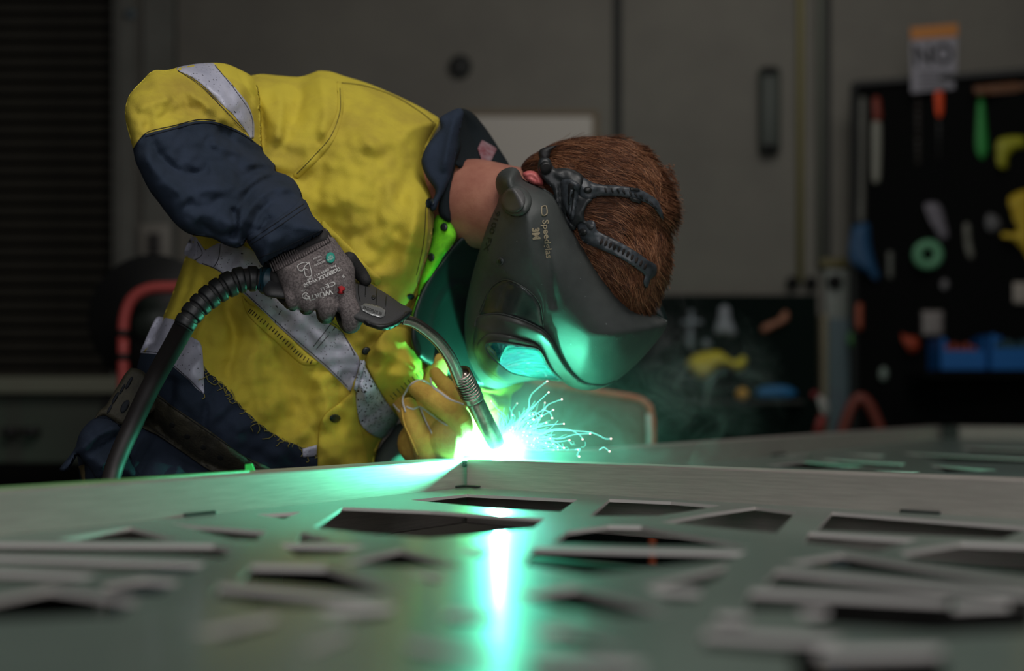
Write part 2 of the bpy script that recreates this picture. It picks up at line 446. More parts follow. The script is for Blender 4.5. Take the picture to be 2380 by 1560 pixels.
# ================================================================== SETTING
WD = 5.3
def struct(name, mb, m, parent=None, **k):
    o = mb.build(name, m, parent, smooth=False)
    if parent is None: o['kind'] = 'structure'
    return o
struct('floor', MB().box((0.5, 1.2, -0.05), (10, 9.4, 0.1)), FLOOR)
struct('ceiling', MB().box((0.5, 1.2, 4.05), (10, 9.4, 0.1)), WALLB)
struct('wall_left', MB().box((-4.05, 1.2, 2), (0.1, 9.4, 4)), WALL)
struct('wall_right', MB().box((4.6, 1.2, 2), (0.1, 9.4, 4)), WALL)
wb = MB()
xl = P(268, 0, WD).x
wb.box(((xl + 4.6) / 2, WD + .05, 2), (4.6 - xl, 0.1, 4))
wb.box(((xl - 4.05) / 2, WD + .35, 2), (xl + 4.05, 0.1, 4))
wallb = struct('wall_back', wb, WALL)
# wall details: pale columns, panel gaps, conduits
c = MB(); c.pxbox(272, -900, 312, 1500, WD - .03, .03, .008); struct('trim_1', c, WALLB)
c = MB(); c.pxbox(330, -900, 402, 1500, WD - .04, .04, .008); struct('trim_2', c, WALLB)
c = MB(); c.pxbox(1424, -900, 1446, 1500, WD - .004, .004); struct('trim_3', c, DGAP)
c = MB(); c.pxbox(405, -900, 411, 1500, WD - .003, .003); struct('trim_4', c, DGAP)
def pipe(name, x, y0, y1, r, m, n):
    mb = MB(); a, b = P(x, y0, WD - .02), P(x, y1, WD - .02); mb.tube([a, b], r, 10)
    o = mb.build(n, m); o['kind'] = 'structure'
    return o
pipe('a', 1860, -900, 655, .013, mat('cream_conduit', (128, 120, 78), .6), 'trim_5')
pipe('b', 1906, -900, 620, .013, mat('grey_conduit', (96, 100, 90), .6), 'trim_6')
c = MB(); c.pxbox(1918, -900, 1932, 640, WD - .006, .006); struct('trim_7', c, DGAP)
# roller shutter in the left bay
sh = bpy.data.objects.new('door_1', None); COL.objects.link(sh); sh.location = P(60, 870, WD + .1); sh['kind'] = 'structure'
mb = MB(); mb.pxbox(-700, -900, 268, 1500, WD + .26, .02); mb.build('door_backing', DARK, sh, False)
prof = [(-.0, -.021), (.012, -.016), (.020, 0), (.012, .012), (0, .016)]
y0 = -14
smesh = None
k = 0
while y0 < 1010:
    a, b = P(-500, y0, WD + .2), P(266, y0, WD + .2); z = a.z
    if smesh is None:
        vs = []; 
        for x in (a.x, b.x):
            for (dy, dz) in prof: vs.append((x, -dy, dz))
            vs.append((x, .01, .012)); vs.append((x, .01, -.018))
        n = len(prof) + 2
        fs = [(i, (i + 1) % n, n + (i + 1) % n, n + i) for i in range(n)] + [tuple(range(n))[::-1], tuple(range(n, 2 * n))]
        smesh = mkmesh('slat', vs, fs, SLAT, False)
    o = bpy.data.objects.new('slat', smesh); COL.objects.link(o); o.parent = sh; o.location = Vector((0, WD + .2, z)) - sh.location
    y0 += 31.5; k += 1
struct('trim_8', MB().pxbox(262, -900, 274, 1500, WD - .01, .28), WALLB)

def solo(o, label, cat, group=None): return tagset(o, label, cat, group)
def bg(name, label, cat, outline, d, t, m, r=None, group=None, tb=0.0, **k):
    o = Puff(outline, d, t, r, tb, step=9, **k).build(name, m)
    return tagset(o, label, cat, group)
def rect(x0, y0, x1, y1): return [(x0, y0, 1), (x1, y0, 1), (x1, y1, 1), (x0, y1, 1)]
# pinned card / whiteboard
t = thing('whiteboard', 'pale whiteboard with a tan border on the wall behind the collar', 'whiteboard', P(1245, 700, WD))
MB().pxbox(1084, 268, 1378, 720, WD - .022, .022, .003).build('board_face', mat('whiteboard_face', (178, 172, 162), .5), t, False)
f = MB()
TAN = mat('tan_border', (112, 98, 76), .7)
f.pxbox(1072, 256, 1392, 268, WD - .03, .03, .003); f.pxbox(1378, 268, 1392, 720, WD - .03, .03, .003)
f.pxbox(1072, 268, 1084, 720, WD - .03, .03, .003); f.pxbox(1072, 720, 1392, 732, WD - .03, .03, .003)
f.build('board_border', TAN, t, False)
# round vent
t = thing('wall_vent', 'small round dark vent on the upper grey wall', 'vent', P(1070, 183, WD))
m1 = MB(); pc = P(1070, 156, WD); m1.tube([pc, pc - Vector((0, .02, 0))], .042, 24); m1.build('vent_rim', mat('vent_dark', (34, 36, 34)), t)
m1 = MB()
for q in range(-2, 3): m1.box(pc + Vector((0, -.022, q * .012)), (.06 - abs(q) * .008, .004, .005))
m1.build('vent_fins', STEELD, t, False)
# intercom strip
t = thing('door_closer', 'tall dark rounded strip fixture on the wall right of the hair', 'fixture', P(1790, 356, WD))
mb = MB(); mb.pxbox(1766, 152, 1816, 356, WD - .05, .05, .018); mb.build('housing', mat('fixture_green_grey', (58, 64, 58)), t)
for ya, yb in ((335, 352), (156, 172)): mb = MB(); mb.pxbox(1774, ya, 1806, yb, WD - .06, .012, .004); mb.build('end_cap', DARK, t)
# switch on left column
t = thing('light_switch', 'pale switch plate with dark centre on the left column', 'switch', P(357, 600, WD - .04))
MB().pxbox(325, 520, 395, 602, WD - .052, .012, .004).build('plate', mat('switch_plate', (128, 124, 116)), t)
MB().pxbox(342, 542, 372, 590, WD - .062, .01, .003).build('rocker', mat('switch_dark', (36, 32, 30)), t)
# small blue-grey fitting top left
bg('wall_bracket', 'small blue grey bracket high on the left column', 'bracket', circ(303, 32, 14, 12), WD - .03, .03, mat('blue_grey', (84, 98, 104)))
# power sockets box
t = thing('socket_box', 'grey power socket column with three round black outlets', 'socket', P(1938, 772, WD))
MB().pxbox(1918, 625, 1975, 772, WD - .04, .04, .008).build('box_body', mat('socket_grey', (122, 126, 120)), t)
for x, y, r in ((1938, 656, 17),):
    pc = P(x, y, WD - .04); MB().tube([pc, pc - Vector((0, .02, 0))], r / F * WD, 18).build('outlet', DARK, t)
MB().pxbox(1908, 600, 1972, 622, WD - .05, .05, .005).build('yellow_tag', mat('olive_tag', (92, 84, 44)), t)
for x, lab in ((1842, 'round black outlet under the cream conduit'), (1886, 'round black outlet under the grey conduit')):
    mb = MB(); pc = P(x, 657, WD - .035); mb.tube([P(x, 657, WD), pc], 15 / F * WD, 18); mb.tube([pc, pc - Vector((0, .012, 0))], 9 / F * WD, 14)
    tagset(mb.build('wall_outlet', DARK), lab, 'outlet')
# steel post below sockets
t = thing('blue_grey_cabinet', 'slim blue grey cabinet standing between the two tool boards', 'cabinet', Vector((P(1945, 0, WD - .1).x, WD - .08, 0)))
mb = MB(); a, b = P(1925, 740, WD - .14), P(1975, 740, WD - .14); mb.box(((a.x + b.x) / 2, WD - .07, a.z / 2), (b.x - a.x, .14, a.z), bevel=.006); mb.build('cabinet_body', mat('cab_blue', (70, 86, 92)), t, False)
mb = MB(); a, b = P(1908, 730, WD - .16), P(1925, 740, WD - .16); mb.box(((a.x + b.x) / 2, WD - .08, a.z / 2), (b.x - a.x, .16, a.z), bevel=.004); mb.build('side_post', mat('cab_tan', (112, 106, 84)), t, False)

# dark green low tool board ----------------------------------------
GD = 4.95
t = thing('tool_board', 'low dark green tool board behind the smoke', 'tool board', Vector((P(1700, 0, GD).x, GD + .02, 0)))
a, b = P(1200, 686, GD), P(1900, 1200, GD)
mb = MB(); mb.box(((a.x + b.x) / 2, GD + .015, (a.z + .25) / 2), (b.x - a.x, .03, a.z - .25), bevel=.003); mb.build('board_panel', BOARDG, t, False)
for x in (a.x + .05, b.x - .05): MB().box((x, GD + .061, a.z / 2), (.05, .06, a.z)).build('stand', STEELD, t, False)
g = 'hand tools on the low green board'
STL = mat('tool_steel', (104, 112, 118), .5, .2)
bg('clamp', 'grey t-shaped clamp hung at the left of the low green board', 'clamp', [(1601, 722), (1612, 722), (1614, 742, 1), (1632, 744), (1632, 756), (1613, 757, 1), (1611, 812), (1596, 812), (1598, 757, 1), (1585, 755), (1585, 744), (1600, 743, 1)], GD, .02, STL, 5, g)
bg('putty_knife', 'pale grey scraper with flared blade hung on the low green board', 'scraper', [(1672, 716), (1684, 708), (1696, 716), (1700, 742), (1708, 762), (1712, 776), (1700, 782), (1684, 776), (1664, 778), (1661, 764), (1668, 742)], GD, .02, mat('tool_pale', (124, 128, 134), .5), 8, g)
bg('hand_brush', 'orange and grey curved brush hung on the low green board', 'brush', [(1822, 722), (1834, 728), (1832, 745), (1818, 756), (1796, 766), (1776, 778), (1768, 772), (1770, 758), (1790, 748), (1808, 740)], GD, .03, mat('tool_orange', (140, 92, 70), .6), 8, g)
bg('socket_tool', 'small grey fitting above the yellow drill on the green board', 'fitting', circ(1642, 800, 12, 13), GD, .02, STL, None, g)
bg('power_drill', 'yellow cordless drill lying on the low green board shelf', 'drill', [(1595, 846), (1612, 826), (1640, 818), (1672, 816), (1690, 828), (1708, 838), (1726, 826), (1736, 836), (1732, 854), (1714, 864), (1692, 852), (1670, 856), (1648, 876), (1628, 882), (1608, 868)], GD, .06, mat('drill_yellow', (190, 178, 30), .6), 14, g)
bg('tape_roll', 'small amber tape roll on the low green board', 'tape', circ(1725, 916, 15), GD, .03, mat('amber', (196, 150, 48), .6), 7, g)
bg('plastic_case', 'blue curved plastic case at the foot of the low green board', 'case', [(1756, 912), (1766, 900), (1790, 896), (1822, 896), (1844, 904), (1854, 914), (1840, 926), (1790, 928), (1762, 926)], GD, .04, mat('plastic_blue', (20, 92, 140), .6), 10, g)
# ledge keeping them
mb = MB(); mb.pxbox(1580, 930, 1870, 940, GD - .06, .06, .003); mb.build('shelf_ledge', STEELD, t, False)

# black main tool board ----------------------------------------------
BD = 5.1
def bd(x): return BD - (x - 1980) / 400 * .2
t = thing('tool_board', 'tall black tool board on the right wall, crowded with tools', 'tool board', P(2180, 1010, BD))
x0, x1 = 1982, 2700
vs = []
for x, yt in ((x0, 192), (x1, 130)):
    d = bd(x)
    for dd in (0, .04):
        vs += [P(x, yt, d) + Vector((0, dd, 0)), P(x, 1400, d) + Vector((0, dd, 0))]
mb = MB(); mb.add([Vector((v.x, v.y, max(v.z, 0.0))) for v in vs], [(0, 1, 5, 4), (2, 6, 7, 3), (0, 4, 6, 2), (1, 3, 7, 5), (0, 2, 3, 1), (4, 5, 7, 6)])
mb.build('board_panel', BOARD, t, False)
mb = MB(); mb.tube([P(1986, 196, bd(1986) - .01), P(2600, 150, bd(2600) - .01)], .012, 6); mb.tube([P(1986, 196, bd(1986) - .01), P(1986, 1100, bd(1986) - .01)], .012, 6)
mb.build('board_edge', mat('edge_black', (18, 20, 20)), t, False)
GT = 'tools hung on the tall black board'
def bt(name, label, cat, outline, m, t_=.03, r=8, dx=None):
    xm = sum(p[0] for p in outline) / len(outline)
    return bg(name, label, cat, outline, bd(xm) if dx is None else dx, t_, m, r, GT)
bt('steel_rule', 'long grey steel rule, first tool at the left edge of the black board', 'rule', [(1997, 226), (2014, 226), (2012, 400), (2010, 520), (1994, 520), (1996, 380)], mat('rule_grey', (78, 78, 72)), .02, 6)
t2 = thing('marker_file', 'file with red grip and pale blade beside the steel rule', 'file', P(2037, 425, bd(2037)))
Puff([(2029, 226), (2045, 226), (2050, 278), (2030, 278)], bd(2037), .03, 6, step=9).build('grip', mat('grip_red', (110, 40, 24)), t2)
Puff([(2027, 284), (2048, 284), (2046, 420), (2036, 428), (2027, 420)], bd(2037), .03, 7, step=9).build('blade', mat('blade_pale', (120, 120, 110)), t2)
t2 = thing('screwdriver', 'screwdriver with bright orange handle hung below the NO sign', 'screwdriver', P(2181, 375, bd(2181)))
Puff([(2173, 212), (2192, 212), (2192, 262), (2186, 274), (2176, 268)], bd(2181), .03, 7, step=9).build('handle', mat('handle_orange', (206, 66, 10)), t2)
Puff([(2179, 270), (2187, 270), (2186, 370), (2180, 372)], bd(2181), .012, 4, step=9).build('shaft', mat('shaft_dark', (48, 48, 48)), t2)
bt('long_rasp', 'thin dark rasp hanging left of the orange screwdriver', 'rasp', rect(2128, 225, 2140, 385), mat('rasp_dark', (34, 30, 26)), .02, 5)
bt('green_file', 'green tapering tool hanging from the wooden rail', 'file', [(2274, 222), (2286, 222), (2294, 290), (2298, 350), (2284, 372), (2268, 350), (2268, 290)], mat('tool_green', (30, 122, 50)), .03, 9)
bt('wooden_rail', 'brown wooden rail at the top right of the black board', 'rail', [(2262, 200, 1), (2420, 184, 1), (2420, 210, 1), (2264, 222, 1)], mat('wood_brown', (92, 58, 34)), .03, 5)
bt('yellow_clamp', 'olive yellow ring clamp near the right edge, under the wooden rail', 'clamp', [(2318, 326), (2345, 316), (2385, 318), (2385, 344), (2360, 350), (2344, 368), (2342, 392), (2320, 388), (2314, 356)], mat('clamp_yellow', (136, 136, 16)), .04, 10)
bt('yellow_hose', 'bright yellow curved tool at the right edge of the board', 'tool', [(2345, 458), (2400, 448), (2400, 628), (2385, 600), (2360, 565), (2326, 552), (2330, 540), (2362, 538), (2350, 500)], mat('tool_yellow2', (170, 144, 14)), .05, 14)
bt('pliers', 'grey pliers beside the yellow curved tool', 'pliers', [(2296, 496), (2322, 506), (2328, 530), (2306, 542), (2290, 526)], mat('plier_grey', (78, 78, 80)), .03, 8)
bt('grey_gloves', 'grey work gloves hanging above the green tape ring', 'gloves', [(2148, 474), (2176, 470), (2190, 484), (2200, 520), (2206, 552), (2188, 560), (2168, 530), (2154, 500)], mat('glove_grey2', (100, 96, 104)), .04, 10)
g1 = thing('tape_roll', 'round green masking tape roll hung in the middle of the black board', 'tape', P(2157, 628, bd(2157)))
mb = MB(); cc = P(2157, 592, bd(2157) - .03); R_ = .042; tv = []; tf = []
for i in range(28):
    a = 2 * math.pi * i / 28
    for rr, yy in ((.022, .03), (.022, -.005), (.052, -.005), (.052, .03)): tv.append(cc + Vector((rr * math.cos(a), yy, rr * math.sin(a))))
for i in range(28):
    for k in range(4): tf.append((i * 4 + k, i * 4 + (k + 1) % 4, ((i + 1) % 28) * 4 + (k + 1) % 4, ((i + 1) % 28) * 4 + k))
mb.add(tv, tf); mb.build('tape_ring', mat('tape_green', (84, 140, 104)), g1)
mb = MB(); mb.tube([cc + Vector((0, .03, .018)), cc + Vector((0, -.015, .018))], .006, 8); mb.build('peg', STEELD, g1)
bt('blue_cloth', 'dark blue cloth hanging at the left edge of the black board', 'cloth', [(1978, 530), (1996, 520), (2020, 520), (2026, 570), (2038, 620), (2046, 640), (2040, 656), (2018, 640), (1990, 622), (1972, 600)], mat('cloth_blue', (14, 62, 98)), .05, 14)
bt('white_chalk', 'slim pale rod hanging below the blue cloth', 'rod', rect(2062, 584, 2076, 650), mat('rod_pale', (84, 86, 80)), .02, 5)
bt('curved_wrench', 'curved grey wrench right of the gloves', 'wrench', [(2240, 520), (2254, 520), (2258, 560), (2266, 594), (2256, 604), (2246, 590), (2240, 560)], mat('wrench_grey', (92, 92, 84)), .02, 6)
bt('pale_washer', 'small pale oval disc below the green tape roll', 'washer', circ(2196, 662, 11, 14), mat('knob_pale', (100, 98, 100)), .03)
bt('orange_pen', 'reddish orange handle hung low at the left edge of the board', 'handle', rect(1988, 704, 2006, 770), mat('orange_dull', (140, 66, 42)), .03, 8)
bt('white_box', 'pale box standing on the shelf left of the blue bins', 'box', rect(2140, 722, 2194, 784), mat('box_pale', (118, 112, 110)), .06, 6)
bt('notice_card', 'pale card clipped at the right edge above the blue bins', 'card', rect(2354, 656, 2400, 708), mat('card_pale', (140, 132, 124)), .02, 4)
bt('orange_grinder', 'orange power tool left of the blue bins', 'grinder', [(2094, 774), (2108, 780), (2128, 782), (2140, 796), (2136, 816), (2118, 822), (2104, 806), (2096, 792)], mat('grinder_orange', (140, 48, 18)), .05, 10)
bt('small_green_cap', 'small green cap at the lower left of the black board', 'cap', circ(1978, 790, 9, 20), mat('green_small', (30, 90, 20)), .03)
def bin_(x0, y0, x1, y1, label, fill):
    d = bd((x0 + x1) / 2); tt = thing('storage_bin', label, 'bin', P((x0 + x1) / 2, y1, d), 'blue bins on the black board')
    a, b = P(x0, y0, d), P(x1, y1, d); w = b.x - a.x; h = a.z - b.z; mb = MB(); cx = (a.x + b.x) / 2
    th = .006; dep = .16
    mb.box((cx, d - dep / 2, b.z + th / 2), (w, dep, th)); mb.box((cx, d - dep, b.z + h * .30), (w, th, h * .6)); mb.box((cx, d, b.z + h / 2), (w, th, h))
    for s_ in (a.x, b.x): mb.box((s_, d - dep / 2, b.z + h * .5), (th * 2.2, dep, h))
    mb.build('bin_body', mat('bin_blue', (0, 84, 150), .5), tt, False)
    mb = MB(); 
    for q in range(5): mb.box((cx + (q - 2) * w * .16, d - dep * .5, b.z + h * (.5 + .1 * (q % 2))), (w * .12, dep * .6, h * .5), bevel=.004)
    mb.build('bin_contents', fill, tt)
bin_(2160, 790, 2254, 862, 'blue storage bin holding orange parts, left of the pair', mat('fill_orange', (120, 44, 26)))
bin_(2272, 782, 2400, 862, 'blue storage bin at the right edge of the board', mat('fill_dark', (24, 60, 70)))
mb = MB(); a, b = P(2130, 866, bd(2130) - .18), P(2420, 866, bd(2420) - .18)
mb.box(((a.x + b.x) / 2, bd(2270) - .08, a.z - .01), (b.x - a.x, .24, .02)); mb.build('board_shelf', BOARD, t, False)
mb = MB(); a, b = P(2120, 722 + 62, bd(2130) - .02), P(2200, 784, bd(2200) - .02)
# bottles and red cable low right
t2 = thing('spray_bottle', 'white spray bottle with red trigger and red base by the cabinet', 'bottle', P(1905, 1012, 4.7))
Puff([(1898, 922), (1912, 920), (1926, 936), (1928, 962), (1916, 970), (1904, 950)], 4.7, .05, 10, .02, step=9).build('bottle_body', mat('bottle_white', (150, 146, 142)), t2)
Puff([(1884, 912), (1900, 908), (1902, 926), (1888, 928)], 4.7, .03, 6, .01, step=9).build('trigger', mat('trigger_red', (110, 26, 30)), t2)
Puff([(1902, 966), (1922, 968), (1914, 1010), (1890, 1012)], 4.7, .05, 10, .02, step=9).build('red_base', mat('red_base', (120, 32, 26)), t2)
mb = MB(); mb.pxtube([(1950, 1030, 4.6, 13), (1972, 960, 4.6, 13), (1995, 925, 4.6, 13), (2018, 940, 4.6, 14), (2040, 985, 4.6, 13), (2060, 1040, 4.6, 12)], 10, 5)
tagset(mb.build('red_hose', mat('hose_red', (104, 40, 28))), 'dull red hose looped below the black tool board', 'hose')
bt('hanging_bulb', 'small pale oval fitting above the red hose loop', 'fitting', circ(2054, 870, 11, 18), mat('bulb_pale', (112, 124, 116)), .03)
# sign ------------------------------------------------------------------
SD = bd(2170) - .03
t = thing('warning_sign', 'white NO notice with an orange header fixed over the black tool board', 'sign', P(2170, 214, SD))
def qd(name, pts, d, m, parent, th=.006):
    f_ = [P(x, y, d) for x, y in pts]; b_ = [v + Vector((0, th, 0)) for v in f_]
    return MB().add(f_ + b_, [(3, 2, 1, 0), (4, 5, 6, 7), (0, 1, 5, 4), (1, 2, 6, 5), (2, 3, 7, 6), (3, 0, 4, 7)]).build(name, m, parent, False)
qd('sign_plate', [(2116, 66), (2226, 58), (2222, 206), (2118, 216)], SD, mat('sign_white', (124, 122, 130)), t)
qd('orange_header', [(2116, 64), (2226, 54), (2226, 84), (2117, 92)], SD - .003, mat('sign_orange', (166, 104, 36)), t, .004)
text_on('NO', 2170, 126, 46, 4, lambda q: np.full(len(q), SD), mat('sign_ink', (26, 24, 28)), 'sign_letters', t, .004, bold=.03, width=92)
mb = MB()
for k in range(5): mb.box(P(2170, 168 + k * 9, SD) - Vector((0, .002, 0)), (.11 - .02 * (k % 2), .002, .004))
mb.build('sign_fine_print', mat('sign_ink2', (70, 68, 74)), t, False)
# left bench ---------------------------------------------------------------
t = thing('workbench', 'long olive grey workbench under the shutter', 'workbench', Vector((-1.6, 4.5, 0)))
a, b = P(-400, 872, 4.2), P(330, 872, 4.2)
mb = MB(); mb.box(((a.x + b.x) / 2, 4.5, a.z - .03), (b.x - a.x, .6, .05), bevel=.006); mb.build('benchtop', mat('bench_olive', (112, 114, 98), .7), t, False)
mb = MB(); mb.box(((a.x + b.x) / 2, 4.28, a.z - .16), (b.x - a.x - .06, .03, .2)); mb.build('apron', mat('bench_apron', (70, 76, 66), .7), t, False)
for x in (a.x + .1, b.x - .1):
    for y in (4.27, 4.73): MB().box((x, y, (a.z - .05) / 2), (.06, .06, a.z - .05)).build('leg', STEELD, t, False)
mb = MB(); mb.box(((a.x + b.x) / 2, 4.5, .5), (b.x - a.x - .1, .5, .03)); mb.build('lower_shelf', STEELD, t, False)
for x, lab in ((18, 'small dark block at the far left under the bench apron'), (66, 'second small dark block from the left under the bench apron')):
    mb = MB(); mb.pxbox(x - 17, 994, x + 17, 1014, 4.2, .05, .006); tagset(mb.build('dark_block', mat('block_dark', (30, 27, 27))), lab, 'block')
# red tubular hand truck with black drum -----------------------------------------
t = thing('hand_truck', 'red tubular hand truck with a black drum behind the worker', 'hand truck', Vector((P(330, 0, 3.3).x, 3.35, 0)))
RED = mat('red_tube', (176, 74, 70), .5)
zb = 0.02
mb = MB(); mb.tube([Vector((P(286, 900, 3.3).x, 3.3, zb))] + [P(*q) for q in ((286, 900, 3.3), (286, 790, 3.3), (290, 735, 3.3), (308, 694, 3.3), (345, 672, 3.3), (400, 668, 3.3), (470, 668, 3.3), (505, 690, 3.3), (515, 740, 3.3))] + [Vector((P(515, 900, 3.3).x, 3.3, zb))], .0135, 12, True, 5)
mb.build('tube_frame', RED, t)
for zz, nm in ((P(0, 775, 3.3).z, 'collar_ring'), (P(0, 830, 3.3).z, 'collar_ring')):
    mb = MB(); mb.tube([(P(286, 0, 3.3).x, 3.3, zz - .008), (P(286, 0, 3.3).x, 3.3, zz + .008)], .0155, 12); mb.build(nm, STEELD, t)
mb = MB(); cc = P(365, 745, 3.42); mb.tube([cc + Vector((0, .09, 0)), cc - Vector((0, .04, 0))], .155, 32); mb.build('drum', mat('drum_black', (15, 16, 16), .6), t)
mb = MB(); mb.tube([cc - Vector((0, .06, 0)), cc - Vector((0, .045, 0))], .05, 20); mb.build('drum_hub', mat('hub_grey', (40, 48, 42)), t)
mb = MB(); mb.box((P(400, 0, 3.3).x, 3.28, .012), (.34, .3, .02)); mb.build('base_plate', RED, t, False)
for x in (286, 515):
    mb = MB(); xx = P(x, 0, 3.3).x; mb.tube([(xx - .02, 3.42, .1), (xx + .02, 3.42, .1)], .1, 20); mb.build('wheel', BLKM, t)
# rust brown panel trolley right of the arc ------------------------------------
t = thing('panel_trolley', 'rust brown screen panel with a rounded orange rim behind the sparks', 'screen', Vector((P(1380, 0, 3.0).x, 3.0, 0)))
zz = lambda y: y
Puff([(1180, 890), (1300, 905), (1400, 922), (1470, 935), (1496, 948), (1503, 970), (1505, 1100, 1), (1180, 1100, 1)], 3.0, .012, 10, .01, step=18).build('screen_panel', mat('rust_brown', (104, 66, 52), .7), t)
mb = MB(); mb.tube([P(*q) for q in ((1180, 884, 3.), (1300, 898, 3.), (1400, 914, 3.), (1474, 926, 3.), (1502, 940, 3.), (1513, 968, 3.), (1516, 1100, 3.))] + [Vector((P(1516, 0, 3.).x, 3., .05))], .008, 10, True, 6); mb.build('orange_rim', mat('rim_orange', (190, 92, 60), .5), t)
mb = MB(); mb.tube([P(1507, 962, 2.99), P(1509, 1010, 2.99), P(1509, 1100, 2.99)], .0058, 8); mb.build('pale_stripe', mat('stripe_white', (190, 196, 190)), t)
mb = MB(); mb.box((P(1516, 0, 3.).x, 3.0, .025), (.05, .4, .05)); mb.box((P(1185, 0, 3.).x, 3.0, .025), (.05, .4, .05)); mb.tube([(P(1185, 0, 3.).x, 3., .05), P(1185, 1100, 3.)], .01, 8); mb.build('foot', STEELD, t)

# ================================================================== GATE (work piece)
ZT, RH, RW = P(0, 1067, 1.85).z, .084, .046
ZS = P(0, 1133, 1.85).z
Cn = Vector((-.062, 1.85)); da = Vector((.467, .884)).normalized(); dr = Vector((.545, -.51)).normalized()
gate = thing('welded_metal_gate', 'large aluminium gate frame with laser cut infill sheets, being welded', 'gate', Vector((0.1, 1.5, ZT - RH)))
def rail(a, b, side, name='rail', z0=None, w=RW):
    """square tube from a to b; inner face along a-b, body on the given side"""
    a = Vector(a); b = Vector(b); d = (b - a).normalized(); n = Vector((-d.y, d.x)) * side
    c = (a + b) / 2 + n * w / 2; L = (b - a).length; ang = math.atan2(d.y, d.x)
    mb = MB(); mb.box((c.x, c.y, ZT - RH / 2), (L, w, RH), Matrix.Rotation(ang, 3, 'Z'), .0022)
    return mb.build(name, ALU, gate, False)
A0 = Cn - da * 1.75; Afar = Cn + da * 3.14
gap = .003
rail(A0, Cn + da * 3.14, 1)                       # long back rail, worker's side
R1 = Cn + dr * 1.35
rail(Cn + dr * gap, R1, 1)                       # cross rail at the weld: inner face toward camera
Rf = Afar + dr * 1.6
rail(Afar - da * .0 + dr * .004, Rf, 1)
rail(R1 - da * 1.75, R1 + da * 3.14, -1)
rail(A0 + dr * .002, A0 + dr * 1.35, -1)
# dark open end of rail at far joint and weld beads
mb = MB(); p = Afar; pz = ZT - RH / 2; mb.box((p.x + .012, p.y - .03, pz), (.03, .05, RH * 1.0), Matrix.Rotation(math.atan2(da.y, da.x), 3, 'Z'), .002); mb.build('rail_notch', BURN, gate, False)
def bead(pts, r, name='weld_bead'):
    mb = MB(); 
    for i in range(len(pts) - 1):
        a, b = Vector(pts[i]), Vector(pts[i + 1]); n = max(2, int((b - a).length / .003))
        for k in range(n): mb.ball(a.lerp(b, k / n), (r, r, r * .7), 8, 5)
    mb.build(name, BURN, gate)
bead([(Cn.x, Cn.y - .002, ZT - .004), (Cn.x, Cn.y - .002, ZT - .012)], .004)
bead([(Cn.x, Cn.y - .002, ZS + .002), (Cn.x - .012, Cn.y - .022, ZS + .002)], .0022)
bead([(Cn.x + .002, Cn.y - .004, ZS + .002), (Cn.x + .022, Cn.y - .022, ZS + .002)], .0022)
def onA(s): q = Cn - da * s; return (q.x, q.y)
for s in (.52, .56): 
    x, y = onA(s); 
bead([(*onA(.5), ZS + .001), (*onA(.545), ZS + .001)], .003)
q = Cn + dr * .62; bead([(q.x, q.y - .003, ZS + .001), (q.x + .03, q.y - .031, ZS + .001)], .003)
q = Cn + da * 1.3 + dr * .006; bead([(q.x, q.y, ZS + .001), (q.x + .04, q.y + .075, ZS + .001)], .004)
# soot stain at the joint: heat tint bead plus scrap
def G(x, y, z=ZS):
    d = (CZ - z) * F / (y - HY); return Vector(((x - CX) / F * d, d))
def sheet(name, outer, holes, th=.0036):
    pts, edges = [], []
    def loop(poly):
        b = len(pts); pts.extend([tuple(p) for p in poly]); edges.extend([(b + i, b + (i + 1) % len(poly)) for i in range(len(poly))])
    loop(outer)
    for h in holes: loop(h)
    V, E, T, *_ = delaunay_2d_cdt([Vector(p) for p in pts], edges, [], 0, 1e-6)
    Vn = np.array([tuple(v) for v in V]); T = np.array([t for t in T]); cen = Vn[T].mean(1)
    keep = inside(np.array(outer), cen)
    for h in holes: keep &= ~inside(np.array(h), cen)
    T = T[keep]; n = len(Vn)
    vs = [(v[0], v[1], ZS) for v in Vn] + [(v[0], v[1], ZS - th) for v in Vn]
    fs = []; fe = []; cnt = {}
    for t in T:
        a, b, c = [Vn[i] for i in t]; cr = (b[0] - a[0]) * (c[1] - a[1]) - (b[1] - a[1]) * (c[0] - a[0])
        t = [int(i) for i in t]
        if cr < 0: t = t[::-1]
        fs.append(tuple(t)); fs.append(tuple(i + n for i in t[::-1]))
        for i in range(3):
            e = (t[i], t[(i + 1) % 3]); cnt[e] = 1
    for (a, b) in list(cnt):
        if (b, a) not in cnt: fe.append((a, a + n, b + n, b))
    mb = MB().add(vs, fs); mb.f += fe; mb.m += [1] * len(fe)
    return mb.build(name, [ALUS, CUT], gate, False)
